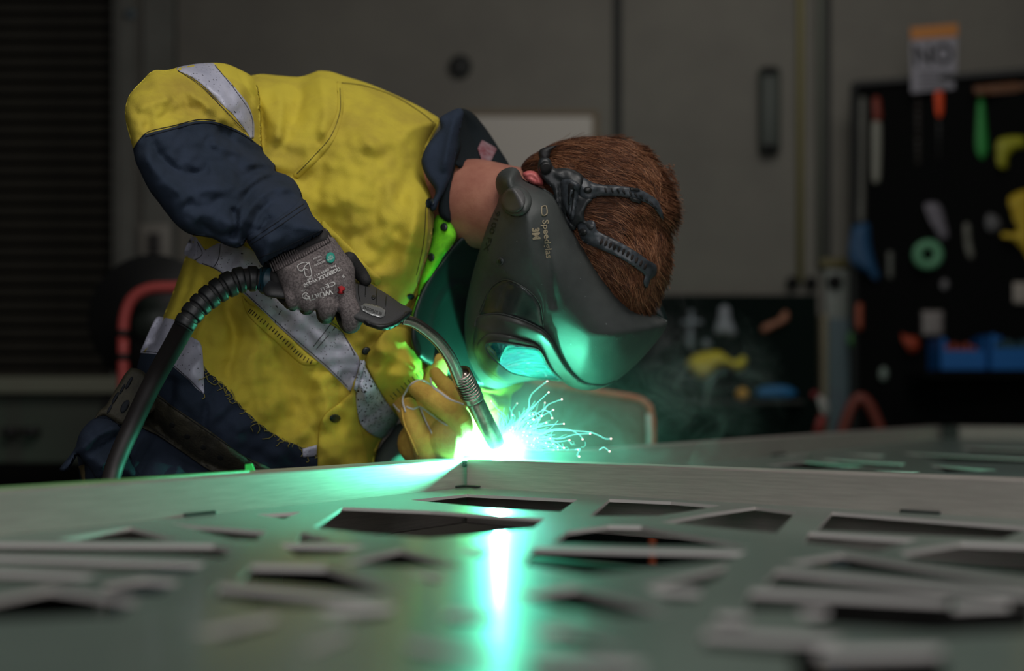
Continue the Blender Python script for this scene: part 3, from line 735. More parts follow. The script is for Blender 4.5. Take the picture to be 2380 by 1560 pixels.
H = [
 [(1417,1160),(1560,1166),(1675,1175),(1600,1188),(1530,1198),(1369,1199)],
 [(1754,1178),(1850,1190),(1805,1237),(1660,1224),(1535,1212),(1640,1194)],
 [(1934,1190),(2400,1224),(2330,1250),(1896,1230)],
 [(1880,1237),(2135,1253),(2036,1279),(1869,1259)],
 [(1415,1221),(1490,1222),(1584,1240),(1751,1268),(1500,1266),(1283,1260),(1320,1234)],
 [(1243,1272),(1737,1283),(1692,1302),(1500,1318),(1369,1331),(1213,1306)],
 [(1692,1312),(1676,1340),(1627,1356),(1487,1358)],
 [(1500,1366),(1632,1374),(1622,1388),(1560,1390)],
 [(1337,1362),(1568,1414),(1444,1423),(1300,1404),(1186,1382)],
 [(1304,1460),(1347,1467),(1455,1498),(1450,1509),(1340,1492),(1218,1468)],
 [(1805,1324),(2400,1374),(2400,1396),(2100,1376),(1775,1360)],
 [(1745,1372),(2203,1394),(2230,1410),(1732,1408)],
 [(1821,1309),(1955,1286),(2400,1350),(2400,1364),(1853,1312)],
 [(2090,1283),(2235,1261),(2400,1267),(2400,1330),(2122,1298)],
 [(1853,1420),(2400,1398),(2400,1456),(2176,1466),(1890,1446)],
 [(1668,1428),(1740,1432),(1733,1452),(1661,1449)],
 [(1638,1466),(1960,1486),(1880,1512),(1628,1490)],
 [(1842,1516),(2192,1508),(2200,1620),(1850,1620)],
 [(1230,1530),(1500,1545),(1460,1580),(1240,1570)],
 [(797,1179),(1000,1187),(1267,1205),(1240,1226),(1100,1242),(998,1249),(852,1239),(727,1224)],
 [(955,1162),(1085,1149),(1342,1161),(1302,1189),(1150,1182)],
 [(303,1225),(420,1252),(250,1254),(130,1251)],
 [(595,1196),(700,1190),(660,1205)],
 [(398,1217),(620,1235),(595,1254),(535,1250)],
 [(-60,1262),(497,1265),(540,1276),(519,1293),(383,1286),(-60,1279)],
 [(-60,1291),(480,1309),(440,1326),(190,1318),(-60,1304)],
 [(-60,1325),(230,1336),(160,1350),(-60,1343)],
 [(237,1360),(333,1344),(418,1351),(373,1373),(252,1378)],
 [(-60,1400),(116,1366),(323,1396),(280,1420),(-60,1434)],
 [(700,1236),(782,1256),(690,1258)],
 [(650,1264),(852,1268),(787,1284),(690,1288)],
 [(928,1276),(1085,1313),(930,1312),(786,1305)],
 [(1059,1277),(1140,1279),(1115,1293)],
 [(585,1313),(756,1316),(943,1372),(832,1370),(555,1343)],
 [(509,1359),(908,1389),(777,1401),(605,1401),(494,1383)],
 [(444,1460),(640,1430),(648,1450),(530,1472)],
 [(731,1417),(918,1407),(903,1424),(827,1434)],
 [(943,1327),(1039,1337),(1009,1348)],
 [(1039,1418),(1160,1426),(1150,1436),(1020,1437)],
 [(706,1492),(807,1467),(812,1487),(730,1502)],
 [(938,1488),(1200,1516),(1195,1530),(960,1512)],
]
outer = [Cn + da * 0 + dr * .002, R1, R1 - da * 1.75, A0]
def grow(h):
    cy = sum(p[1] for p in h) / len(h)
    return [(x, y + (max(0, (y - 1170) * .035) if y > cy else 0)) for x, y in h]
H = [grow(h) for h in H]
hw = [[tuple(G(*p)) for p in h] for h in H]
rr_ = random.Random(4)          # the same pattern goes on over the part of the panel nearer than the frame shows
for iu in range(11):
    for iv in range(7):
        c_ = Cn - da * (.12 + iu * .155) + dr * (.10 + iv * .19 + .03 * (iu % 2))
        ok = True
        quad = [c_ + da * rr_.uniform(-.058, -.04) + dr * rr_.uniform(-.075, -.02), c_ + da * rr_.uniform(-.058, -.03) + dr * rr_.uniform(.03, .08), c_ + da * rr_.uniform(.02, .055) + dr * rr_.uniform(.03, .08), c_ + da * rr_.uniform(.02, .055) + dr * rr_.uniform(-.075, -.03)]
        for q_ in quad:
            if q_.y > .02:
                px_, py_ = CX + q_.x / q_.y * F, HY + (CZ - ZS) / q_.y * F
                if py_ < 1600 and -120 < px_ < 2480: ok = False
        if ok: hw.append([tuple(q_) for q_ in quad])
gsheet = sheet('laser_cut_sheet', [tuple(v) for v in outer], hw)
H2 = [[(1780,1082),(1869,1072),(2010,1085),(1900,1090)], [(1907,1067),(2105,1078),(2090,1086),(1960,1080)], [(2095,1053),(2400,1067),(2400,1078),(2200,1072)],
 [(2235,1040),(2400,1045),(2400,1055),(2260,1051)], [(2160,1081),(2320,1093),(2200,1098)], [(2030, 1096), (2140, 1098), (2120, 1102)], [(1960,1056),(2060,1059),(2040,1063)], [(1800,1062),(1880,1056),(1890,1064)]]
outer2 = [Afar, Rf, R1 + dr * .02 + da * .05, Cn + da * .05 + dr * .0]
sheet('laser_cut_sheet', [tuple(v) for v in outer2], [[tuple(G(*p)) for p in h] for h in H2])
# lime scrap; green reflection on the rail drawn as a coloured strip
def railpt(s, w, z=ZT): q = Cn - da * s + Vector((-da.y, da.x)) * w; return Vector((q.x, q.y, z))
mb = MB(); q = railpt(.40, .035); mb.add([q + Vector(v) for v in ((-.004, 0, 0), (.006, 0, .001), (.003, 0, .008), (-.004, 0, .007), (-.003, .003, 0), (.006, .003, .001), (.003, .003, .008), (-.004, .003, .007))], [(0, 1, 2, 3), (7, 6, 5, 4), (0, 4, 5, 1), (2, 6, 7, 3), (1, 5, 6, 2), (0, 3, 7, 4)])
tagset(mb.build('plastic_scrap', mat('lime_scrap', (40, 220, 90)), None, False), 'tiny bright green scrap standing on the left rail', 'scrap')
mb = MB(); a, b = railpt(.42, .02, ZT + .0004), railpt(.78, .012, ZT + .0004); mb.tube([a, b], [.002, .0015], 6); 
mb.build('green_reflection', mat('reflection_green', (96, 150, 84)), gate)
# trestles
for (p, lab) in ((Cn - da * .25 + dr * .55, 'dark steel trestle under the near gate panel'), (Cn + da * 2.2 + dr * .7, 'dark steel trestle under the far gate panel')):
    t = thing('trestle', lab, 'trestle', Vector((p.x, p.y, 0)), 'trestles carrying the gate')
    R3 = Matrix.Rotation(math.atan2(dr.y, dr.x), 3, 'Z')
    zt = ZT - RH
    MB().box((p.x, p.y, zt - .03), (1.3, .06, .06), R3, .004).build('beam', STEELD, t, False)
    for sx in (-1, 1):
        for sy in (-1, 1):
            top = Vector((p.x, p.y, zt - .06)) + R3 @ Vector((sx * .5, 0, 0)); bot = Vector((p.x, p.y, 0)) + R3 @ Vector((sx * .58, sy * .26, 0))
            MB().tube([top, bot], .02, 8).build('leg', STEELD, t)
# ================================================================== PERSON
person = thing('person', 'person in yellow and navy work shirt bending over the gate, torch in right hand', 'person', Vector((-.45, 1.86, 0)))
# --- body: one continuous surface under the clothes
mb = MB()
def cap(a, b, ra, rb): mb.tube([P(*a), P(*b)], [ra, rb], 20, 'round')
hipL, hipR = Vector((-.44, 1.83, .93)), Vector((-.36, 2.02, .93))
mb.tube([(-.41, 1.93, .93), P(560, 900, 1.96), P(760, 620, 1.965), P(880, 430, 1.96)], [.09, .085, .085, .075], 24, 'round', 4)
mb.tube([P(900, 430, 1.99), P(1045, 468, 1.94), P(1110, 474, 1.90), P(1200, 490, 1.87), P(1290, 500, 1.86)], [.040, .058, .060, .057, .055], 24, 'round', 4)
mb.ball(P(1365, 520, 1.86), (.098, .075, .082), 28, 18)
mb.ball(P(1270, 600, 1.875), (.058, .050, .085), 24, 16)   # face / jaw, looking down
mb.ball(P(1390, 670, 1.865) , (.045, .05, .040), 20, 12); mb.ball(P(1222, 650, 1.875), (.026, .028, .034), 16, 10); mb.tube([P(1345, 700, 1.865), P(1318, 742, 1.865), P(1308, 738, 1.865)], [.009, .012, .010], 10, 'round')
mb.ball(P(1330, 735, 1.86), (.016, .012, .022), 12, 8)                        # nose
for dy in (-.028, .028): mb.ball(P(1375, 715, 1.86 + dy), .013, 10, 8)
mb.ball(P(1270, 710, 1.86), (.022, .02, .014), 12, 8)
for y in (1.80, 1.94): mb.ball(P(1240, 452, y), (.018, .01, .028), 12, 8)
# near arm
cap((690, 340, 1.97), (560, 310, 1.85), .04, .034); cap((560, 310, 1.85), (390, 310, 1.72), .036, .034); cap((390, 310, 1.72), (430, 440, 1.70), .034, .032); cap((430, 440, 1.70), (690, 570, 1.705), .032, .022)
cap((690, 570, 1.705), (735, 640, 1.685), .021, .018)
# far arm
cap((800, 420, 2.06), (900, 760, 2.12), .055, .045); cap((900, 760, 2.12), (1120, 975, 2.035), .040, .025)
for hx, fy in ((-.44, 1.87), (-.36, 2.04)):
    mb.tube([(hx, fy, .87), (hx - .01, fy, .5), (hx - .03, fy, .09)], [.06, .052, .042], 16, 'round', 3)
    mb.ball((hx + .03, fy, .05), (.11, .042, .04), 14, 8)
body = mb.build('body', SKIN, person)
remesh(body, .008, 6, .5)

# --- shirt
shirt_o = [(1022,282),(1000,262),(950,235),(900,212),(850,192),(800,177),(770,167),(740,165),(700,178),(650,176),(600,173),(560,190),(500,330),(452,480),(447,552),(428,605),(402,680),(385,722),(355,790),(328,822),(318,868),(335,960),(430,1060),(560,1130),(700,1165),(860,1150),(874,1060),(892,1017),(930,972),(955,948),(985,925),(1010,880),(992,828),(968,790),(958,740),(972,690),(990,620),(1005,560),(1010,490),(1003,455),(990,420),(985,380),(1000,330)]
base = [(1000,300,1.96),(760,200,1.96),(560,250,1.93),(440,600,1.87),(330,900,1.86),(600,1130,1.90),(850,1100,1.99),(960,900,1.985),(980,700,1.92),(1000,480,1.885),(700,600,1.93)]
folds = [
 ([(600,230),(612,300),(614,350)], 10, -.016), ([(640,190),(655,250),(640,340)], 16, .008), ([(690,182),(700,230),(676,300)], 18, -.010), ([(664,200),(668,300),(655,380)], 14, -.006),
 ([(740,168),(760,230),(740,330)], 22, .008), ([(620,400),(700,420),(760,380)], 20, -.006), ([(1000,480),(985,560),(965,660)], 12, -.010), ([(975,420),(960,540),(930,660)], 22, .010),
 ([(945,380),(925,520),(890,640)], 26, -.007), ([(850,300),(820,420),(760,520)], 40, .008), ([(900,330),(880,480),(840,600)], 30, -.006), ([(640,560),(700,640),(760,700)], 20, -.006),
 ([(560,700),(600,780),(590,900),(620,980)], 26, .010), ([(520,700),(545,800),(520,880)], 16, -.010), ([(640,800),(680,900),(690,1010)], 26, -.008), ([(740,870),(760,940),(745,1000)], 20, .009),
 ([(480,640),(440,740),(400,820)], 14, -.012), ([(430,620),(405,700),(370,790)], 14, .009), ([(520,640),(480,730),(455,800)], 14, .010), ([(455,590),(430,680),(395,760)], 9, -.008),
 ([(560,1000),(600,1060),(690,1110)], 30, -.008), ([(480,930),(474,1000),(468,1060)], 8, -.008), ([(400,870),(395,930),(380,960)], 14, -.008),
 ([(900,800),(880,880),(860,940)], 20, .008), ([(940,790),(900,870),(890,940)], 16, -.008), ([(800,860),(790,930),(790,1010)], 14, -.007), ([(860,700),(820,760),(800,800)], 20, -.008),
 ([(700,700),(780,740),(830,780)], 22, .006), ([(560,640),(660,720),(760,800)], 24, .007), ([(890,225),(870,300),(850,360)], 26, .006), ([(820,200),(790,280),(740,340)], 14, -.006)]
shirt = Puff(shirt_o, base, .125, 150, .10, folds, step=8, nz=.011, nzs=62)
band_lo = [(363,738),(385,739),(404,743,1),(440,780),(466,798),(473,850),(475,917,1),(455,903),(440,885),(400,850),(388,829,1),(372,825),(325,820,1)]
navy_t = [(280,820),(325,820),(372,825),(388,829),(400,850),(440,885),(455,903),(475,917,1),(474,850,1),(482,862),(490,872),(500,876),(510,890),(520,894),(530,907),(540,918),(545,930),(556,938),(570,957),(584,966),(600,985),(612,990),(625,1003),(640,1010),(660,1025),(680,1030),(700,1040),(722,1056),(745,1062,1),(748,1200,1),(280,1200,1)]
dirty = [(1003,455),(1010,490),(1005,560),(990,620),(978,665),(968,655),(985,600),(994,540),(995,480)]
shirt_ob = shirt.build('shirt', YEL, person, regions=[('shirt_tail', navy_t, NAVY), ('placket_edge', dirty, YDIRT)])
band_lo_p = shirt.over(band_lo, .0022, 4, .0006, step=9)
band_lo_p.build('reflective_hem_band', SILV, shirt_ob)
hi = [(461,561),(476,580),(490,574),(505,566),(530,562),(563,570),(600,592),(690,680),(756,746),(793,771),(822,812),(836,838),(826,880),(814,912,1),(760,858),(715,820),(674,783),(633,746),(592,705),(563,680),(522,641),(494,623),(457,609),(457,590)]
bh = shirt.over(hi, .0022, 4, .0006, step=9); bh.build('reflective_waist_band', SILV, shirt_ob)
bh2 = shirt.over([(447,549),(462,562),(460,586),(456,604),(428,589)], .0022, 4, .0003, step=8); bh2.build('reflective_waist_band', SILV, shirt_ob)
# placket flap with snaps, in front of the lower shirt
fl = shirt.over([(826,880),(814,914,1),(785,940),(756,963),(742,990),(738,1070),(736,1175,1),(872,1165,1),(857,1070),(846,1020),(836,984),(828,931)], .006, 10, .002, step=9); fl.build('placket_flap', YEL, person)
fb = Puff([(838,836),(850,853),(859,869),(878,902),(896,931),(914,952),(928,972),(912,1000),(892,1019),(876,1016),(863,1010),(838,986),(827,931),(833,869)], lambda q: shirt.D(q) - .003, .008, 16, folds=[([(850,980),(870,960),(895,935)], 5, -.006), ([(850,1000),(880,990),(905,970)], 5, -.005), ([(835,880),(850,920),(860,960)], 6, .006)], step=7)
fb.build('reflective_front_band', SILV2, shirt_ob)
edge = Puff([(846,836),(838,846),(830,870),(822,905),(828,912),(838,880),(850,850)], lambda q: shirt.D(q) - .012, .003, 4, step=6); edge.build('band_turnup', SILV2, shirt_ob)
tag_ = shirt.over([(703,1043,1),(737,1034,1),(736,1060,1),(704,1064,1)], .0025, 3, .004, step=6); tag_.build('frayed_tag', SILV, shirt_ob)
# chest pocket welt, stitched seams
pk = shirt.over([(562,688),(580,706),(610,722),(640,752),(680,790),(712,820),(740,844),(733,849),(700,846),(660,812),(620,775),(590,748),(572,725)], .005, 6, .002, step=7); pk.build('pocket_welt', YEL, shirt_ob)
pk2 = shirt.over([(750,512),(780,540),(820,580),(850,614),(880,640),(886,652),(876,664),(868,660),(840,636),(800,598),(770,560),(748,534)], .004, 6, .001, step=7); pk2.build('pocket_flap_edge', YEL, shirt_ob)
yk = shirt.over([(783,190),(794,192),(798,240),(794,280),(776,325),(750,360),(720,390),(690,416),(682,404),(710,376),(738,344),(762,308),(780,268),(785,235)], .0028, 5, .0003, step=7); yk.build('yoke_seam', YEL, shirt_ob)
THR = mat('dark_thread', (70, 62, 30), .9); THN = mat('navy_thread', (16, 22, 32), .9); THS = mat('grey_thread', (58, 58, 66), .9)
seams(shirt, [[(794,192),(850,200),(920,225),(980,262),(1008,285)], [(790,205),(790,260),(768,318),(730,362),(690,404)], [(990,480),(985,560),(968,640)]], 'seam_thread', THR, shirt_ob, .0005, .0034)
dashes(shirt, [(757,534),(800,574),(840,614),(872,650)], 'stitching', THR, shirt_ob, 4, 6, .0009, 7)
dashes(pk, [(580,722),(640,772),(700,828),(730,845)], 'stitching', THR, shirt_ob, 4, 5, .0007, 5)
seams(shirt, [[(470,612),(510,630),(560,672),(620,728),(700,800),(760,852),(808,900)], [(640,627),(700,686),(756,740),(790,764),(826,826)], [(640,746),(652,724)], [(780,760),(735,812)], [(770,752),(728,806)]], 'band_stitching', THS, shirt_ob, .0005, .003)
seams(shirt, [[(458,562),(470,590),(452,605)], [(330,816),(372,821),(386,826),(400,846),(438,880),(470,912)], [(512,568),(508,600),(496,622)]], 'band_stitching', THS, shirt_ob, .0005, .003)
def snap(surf, x, y, rx, ry, parent, name='snap_button', m=None, rot=0):
    Puff(circ(x, y, rx, ry, 12, rot), lambda q: surf.D(q) - .001, .004, rx * .5, step=3).build(name, m or mat('snap_dark', (20, 34, 36), .4), parent)
snap(shirt, 851, 816, 11, 9, shirt_ob, rot=-.6); snap(fl, 779, 973, 13, 10, person); snap(shirt, 955, 690, 9, 7, shirt_ob); snap(shirt, 998, 472, 9, 12, shirt_ob)
# frayed threads along the torn hem
mb = MB(); random.seed(3)
hem = dens([(474,850),(490,872),(530,907),(545,930),(570,957),(600,985),(640,1010),(700,1040),(745,1062)], False, 9)
for h_ in hem:
    a = random.uniform(0, 6.28); q = [h_.copy()]; 
    for k in range(random.choice((2, 2, 3, 7))): a += random.uniform(-1.3, 1.3); q.append(q[-1] + np.array([math.cos(a) * 5, abs(math.sin(a)) * 4.5]))
    q = np.array(q); d = shirt.D(q) - .003; mb.tube([P(q[i, 0], q[i, 1], d[i]) for i in range(len(q))], .0005, 4, True, 2)
for pl in ([(478,868),(484,885),(500,895),(512,886),(520,900),(505,908)], [(536,905),(545,925),(532,930),(540,938),(552,932)], [(474,915),(476,924),(470,928)], [(600,985),(604,998),(598,1008)]):
    p_, r_ = shirt.line(pl, .0006, .004); mb.tube(p_, r_, 4)
o = mb.build('frayed_threads', mat('thread_olive', (150, 140, 70), .9), person); o['kind'] = 'stuff'; o.parent = shirt_ob; o.location = (0, 0, 0)

# --- far sleeve, chest under the torch
far = Puff([(1075,860),(1215,880),(1212,900),(1190,917),(1186,947),(1178,975),(1164,1002),(1150,1066),(1062,1066),(1050,960)], [(1075,860,2.04),(1215,890,2.05),(1150,1066,1.98),(1060,1060,1.99)], .06, 55, .05,
           [([(1120,930),(1160,925),(1200,905)], 8, -.012), ([(1110,960),(1150,955),(1180,940)], 10, .008), ([(1100,900),(1140,910),(1190,900)], 8, .010)], step=7, nz=.004, nzs=30)
far_ob = far.build('far_sleeve', YEL, person)
mb = MB(); mb.tube([P(800, 440, 2.07), P(850, 600, 2.11), P(905, 760, 2.13), P(985, 845, 2.10), P(1085, 925, 2.05), P(1110, 950, 2.04)], [.075, .068, .060, .054, .048, .045], 24, True, 5)
mb.build('far_upper_sleeve', YEL, far_ob)
chest = Puff([(905,762),(945,765),(965,800),(992,835),(1010,870),(1000,930),(960,960),(925,972),(896,931),(860,868),(850,835),(870,800)], lambda q: shirt.D(q) - .002, .014, 30, folds=[([(1000,840),(950,880),(900,940)], 4, -.006), ([(870,800),(920,830),(980,850)], 16, .006)], step=8)
chest.build('shirt_front', YEL, person)
dashes(chest, [(985,865),(945,893),(905,930)], 'stitching', mat('green_thread', (90, 110, 50), .9), person, 4, 6, .0008, 6)

# --- lime undershirt, collar
lime = Puff([(1016,496),(1032,502),(1047,513),(1056,530),(1061,548),(1052,568),(1035,592),(1015,622),(998,650),(984,668),(972,690),(975,650),(990,600),(1003,550),(1008,515)], [(1016,500,1.885),(1060,540,1.865),(980,680,1.88)], .02, 22, .01, step=6)
lime_ob = lime.build('lime_undershirt', LIME, person)
snap(lime, 1032, 528, 9, 10, lime_ob); snap(lime, 1002, 598, 8, 10, lime_ob)
cb = Puff([(1046,262),(1060,255),(1074,252),(1090,257),(1106,270),(1132,302),(1157,340),(1186,388),(1174,390),(1142,389),(1110,394),(1088,398),(1060,385),(1046,340),(1040,300)], [(1046,262,1.90),(1110,300,2.0),(1186,388,1.99),(1060,340,1.90)], .02, 14, .01, [([(1078,262),(1090,300),(1120,360)], 8, -.012), ([(1095,268),(1120,310),(1170,385)], 4, .008)], step=6)
cb.build('collar_back', NAVYD, person)
ins = Puff([(1064,300),(1072,340),(1062,372),(1052,420),(1048,470),(1047,516),(1022,502),(1020,470),(1040,410),(1050,350)], 1.862, .012, 12, .01, step=6); ins.build('collar_stand', NAVYD, person)
cf = Puff([(1022,275),(1046,259),(1060,253),(1071,252),(1078,262),(1072,290),(1065,320),(1063,345),(1055,380),(1046,413),(1032,446),(1020,468),(1012,488),(1004,492),(999,478),(1010,455),(1011,440),(992,413),(981,387),(980,368),(992,339),(1011,314),(1024,298)], [(1022,275,1.86),(1071,252,1.87),(1063,345,1.855),(1005,490,1.845),(981,370,1.845)], .014, 14, .004, [([(1060,262),(1045,320),(1030,400)], 10, .006)], step=6)
cf.build('collar_flap', NAVY, person)
cl = cb.over([(1110,345,1),(1120,325,1),(1156,345,1),(1138,382,1),(1121,377,1)], .002, 3, .006, step=6); cl.build('collar_label', mat('label_pink', (150, 130, 136), .7, c2=(120, 56, 64), nscale=60), person)
snap(cf, 1004, 470, 6, 8, person, m=mat('navy_snap', (30, 44, 58), .4))

# --- near sleeve
slv_o = [(361,163),(388,163),(408,158),(450,149),(496,146),(527,149),(558,162),(585,178),(600,205),(606,240),(608,290),(612,350),(626,368),(640,384),(642,398),(665,406),(685,420),(700,447),(704,462),(716,482),(727,501),(745,520),(756,536),(750,546),(690,578),(650,596),(613,616),(604,606),(596,589),(582,574),(573,558),(566,570),(552,577),(535,574),(516,566),(496,555),(470,550),(442,545),(415,528),(388,497),(368,470),(350,447),(336,422),(325,398),(315,376),(309,347),(302,320),(294,290),(290,262),(293,242),(300,222),(313,205),(332,186),(347,170)]
sfold = [
 ([(640,395),(610,392),(560,410)], 7, -.014), ([(636,384),(600,378),(560,386)], 8, .008), ([(684,424),(650,412),(615,418),(585,440),(562,470),(540,500)], 8, -.018), ([(668,408),(630,402),(590,420),(550,450)], 9, .012),
 ([(702,455),(660,455),(625,474),(600,500),(578,548)], 8, -.020), ([(694,440),(650,436),(610,454),(585,480),(565,520)], 9, .014), ([(640,500),(618,516),(600,545)], 7, -.010),
 ([(352,330),(380,370),(430,402),(490,400)], 16, -.012), ([(330,350),(380,420),(440,470)], 30, .008), ([(458,512),(496,545),(530,550),(560,530)], 12, -.014), ([(540,480),(548,520),(540,560)], 10, -.014), ([(572,470),(560,500),(556,550)], 9, .010),
 ([(420,166),(460,198),(500,232),(525,252)], 8, -.013), ([(400,180),(440,215),(500,262),(545,290)], 14, .008), ([(548,160),(575,200),(590,250)], 7, -.010), ([(570,180),(588,220),(600,260)], 6, .010), ([(592,300),(600,340),(608,360)], 5, -.010),
 ([(320,260),(350,240),(400,230)], 20, .006), ([(330,300),(400,260),(480,250)], 20, -.006), ([(500,300),(550,330),(600,360)], 14, -.008), ([(480,330),(540,352),(600,378)], 14, .008), ([(440,440),(500,440),(560,430)], 26, .010)]
slv = Puff(slv_o, [(590,200,1.84),(610,340,1.82),(440,160,1.78),(295,280,1.66),(320,390,1.63),(430,530,1.63),(560,570,1.65),(620,610,1.66),(755,535,1.70)], .085, 120, .07, sfold, step=6, nz=.009, nzs=45)
navy_s = [(308,347),(323,324),(338,312),(370,303),(404,295),(432,286),(461,281),(480,281),(500,283),(525,291),(550,301),(581,320),(596,333),(614,345,1),(700,380,1),(820,560,1),(610,680,1),(500,620,1),(380,560,1),(250,400,1),(300,352,1)]
slv_ob = slv.build('sleeve', YEL, person, regions=[('navy_forearm', navy_s, NAVY)])
rb = slv.over([(410,159),(450,149),(496,147),(507,160),(519,174),(535,190),(550,208),(565,226),(577,243),(586,266),(591,290),(590,322),(584,324),(577,312),(569,301),(556,284),(542,266),(528,254),(515,243),(506,234),(496,224),(481,208),(465,193),(450,183),(435,174)], .0022, 4, .0006, step=7)
rb.build('reflective_arm_band', SILV, slv_ob)
cuff = slv.over([(573,556),(600,536),(640,511),(675,486),(706,463),(727,501),(748,524),(758,538),(750,547),(690,578),(650,597),(612,618),(600,604),(592,588)], .006, 6, .002, step=7)
cuff_ob = cuff.build('cuff', NAVY, slv_ob)
seams(slv, [[(338,318),(404,300),(461,286),(500,288),(550,306),(590,330)], [(312,345),(340,309),(404,292),(461,278),(500,280)]], 'seam_thread', THN, slv_ob, .0006, .0006)
seams(cuff, [[(578,562),(630,526),(706,474)], [(600,600),(650,580),(750,534)], [(584,568),(636,534),(712,482)]], 'seam_thread', THN, slv_ob, .0006, .0004)
seams(slv, [[(500,152),(550,214),(584,268),(588,318)], [(414,164),(465,198),(515,248),(570,306)]], 'band_stitching', THS, slv_ob, .0005, .003)

# --- glove on the near hand
g_o = [(634,616),(660,600),(700,580),(740,560),(771,550),(786,566),(800,586),(814,602),(824,622),(826,650),(828,690),(826,708),(800,716),(788,712),(770,722),(745,724),(722,720),(700,722),(676,712),(664,692),(656,672),(650,656),(644,638)]
gp = Puff(g_o, [(634,616,1.662),(771,550,1.68),(828,690,1.662),(680,715,1.655)], .030, 60, .022, step=6, folds=[([(700,715),(705,690),(720,660)], 5, -.003), ([(735,722),(740,690),(750,660)], 5, -.003), ([(782,712),(780,690),(785,660)], 5, -.003)])
gm = gp.build('glove', GLOVE, None)
gv = MB(); 
def fing(pts, seg=14): gv.pxtube(pts, seg, 4, 'round')
fing([(800,690,1.652,24), (815,728,1.640,25), (817,752,1.642,23)])
fing([(752,680,1.650,24), (760,715,1.640,24), (759,728,1.645,20)])
fing([(712,680,1.650,22), (718,705,1.642,20), (716,713,1.648,16)])
fing([(676,670,1.652,20), (682,698,1.644,19), (682,706,1.650,15)])
gme = mkmesh('g2', gv.v, gv.f, GLOVE)
bm = bmesh.new(); bm.from_mesh(gm.data); bm.transform(Matrix.Translation(gm.location)); bm.from_mesh(gme); me2 = bpy.data.meshes.new('glove'); bm.to_mesh(me2); bm.free()
bpy.data.objects.remove(gm); me2.materials.append(GLOVE)
glove = link('glove', me2, person); remesh(glove, .0016, 5, .5)
# coated finger tips curling round the handle
gv = MB()
fing([(820,742,1.652,24), (812,754,1.672,22), (795,728,1.690,18), (790,700,1.694,15)])
fing([(760,724,1.654,22), (756,734,1.672,20), (750,715,1.688,17), (748,690,1.694,14)])
fing([(714,708,1.656,19), (712,716,1.672,17), (710,700,1.690,15), (708,680,1.694,13)])
fing([(680,700,1.656,18), (674,704,1.672,16), (668,690,1.688,14), (668,676,1.692,12)])
fc = gv.build('glove_palm_coating', GCOAT, person)
gv = MB(); gv.pxtube([(812,604,1.680,19), (836,634,1.690,17), (850,652,1.690,13)], 14, 4, 'round'); gv.build('glove_thumb', GCOAT, person)
gv = MB(); gv.pxtube([(640,640,1.672,17), (655,680,1.672,19), (680,712,1.672,12)], 12, 4, 'round'); gv.build('glove_palm_coating', GCOAT, person)
# ribbed cuff of glove
Puff([(606,606),(640,580),(700,550),(752,530),(770,548),(774,566),(700,604),(640,632),(622,632)], 1.688, .024, 26, .022, step=8).build('glove_wrist', GCOAT, glove)
mb = MB()
for k in range(27):
    u = k / 26; x0, y0 = 634 + u * 132, 618 - u * 72; x0 += -4; 
    hgt = 26
    dx, dy = .42, .91
    q = np.array([[x0 - dx * 12, y0 - dy * 14], [x0, y0], [x0 + dx * 16, y0 + dy * 16]]); d = gp.D(q) - .0030; d[0] = d[1] + .001
    mb.tube([P(q[i, 0], q[i, 1], d[i]) for i in range(3)], .00105, 6, True, 3)
mb.build('glove_rib_cuff', GLOVE, glove)['kind'] = 'stuff'
def gt(txt, x, y, h, w=None, ang=207, m=GPRINT, bold=0.0):
    return text_on(txt, x, y, h, ang, gp, m, 'glove_print', glove, .0022, bold, width=w)
gt('TIGERFLEX W-250', 749, 644, 8.5, 95, 205.5, bold=.02); gt('Art. 0899 411 369', 748, 634, 6, 76, 207)
gt('CE', 768, 662, 10, 24, 200); gt('9', 798, 642, 8, None, 200); gt('W\u00dcRTH', 742, 688, 12, 66, 197, bold=.02); gt('LI', 750, 672, 8, 8, 200)
gt('CLASS', 708, 675, 4, 16, 195)
gt('RECYCLED', 743, 612, 4.5, 27, 205); gt('OEKO', 742, 605, 3.5, 12, 205); gt('TOUCH', 738, 598, 4, 20, 203)
snapo = Puff(circ(768, 599, 11, 13, 14), lambda q: gp.D(q) - .0016, .0012, 4, step=3); snapo.build('glove_badge', GTEAL, glove)
text_on('OEKO', 768, 602, 4, 205, snapo, GPRINT, 'badge_letters', glove, .0006, width=15); text_on('TEX', 768, 596, 4, 205, snapo, GPRINT, 'badge_letters', glove, .0006, width=12)
rr = Puff([(784,668),(794,664),(801,667),(802,674),(796,678),(801,681),(790,684),(783,680),(788,675)], lambda q: gp.D(q) - .0016, .001, 3, step=3); rr.build('glove_red_mark', GRED, glove)
seams(gp, [circ(710, 688, 7, 7), [(707,692),(711,684),(715,690)], [(718,610),(724,640),(711,643),(707,622),(718,611)], [(691,618),(700,612),(712,610),(716,614)], [(691,618),(694,628),(703,630),(706,624),(716,628)]], 'glove_pictogram', GPRINT, glove, .0005, .0020)

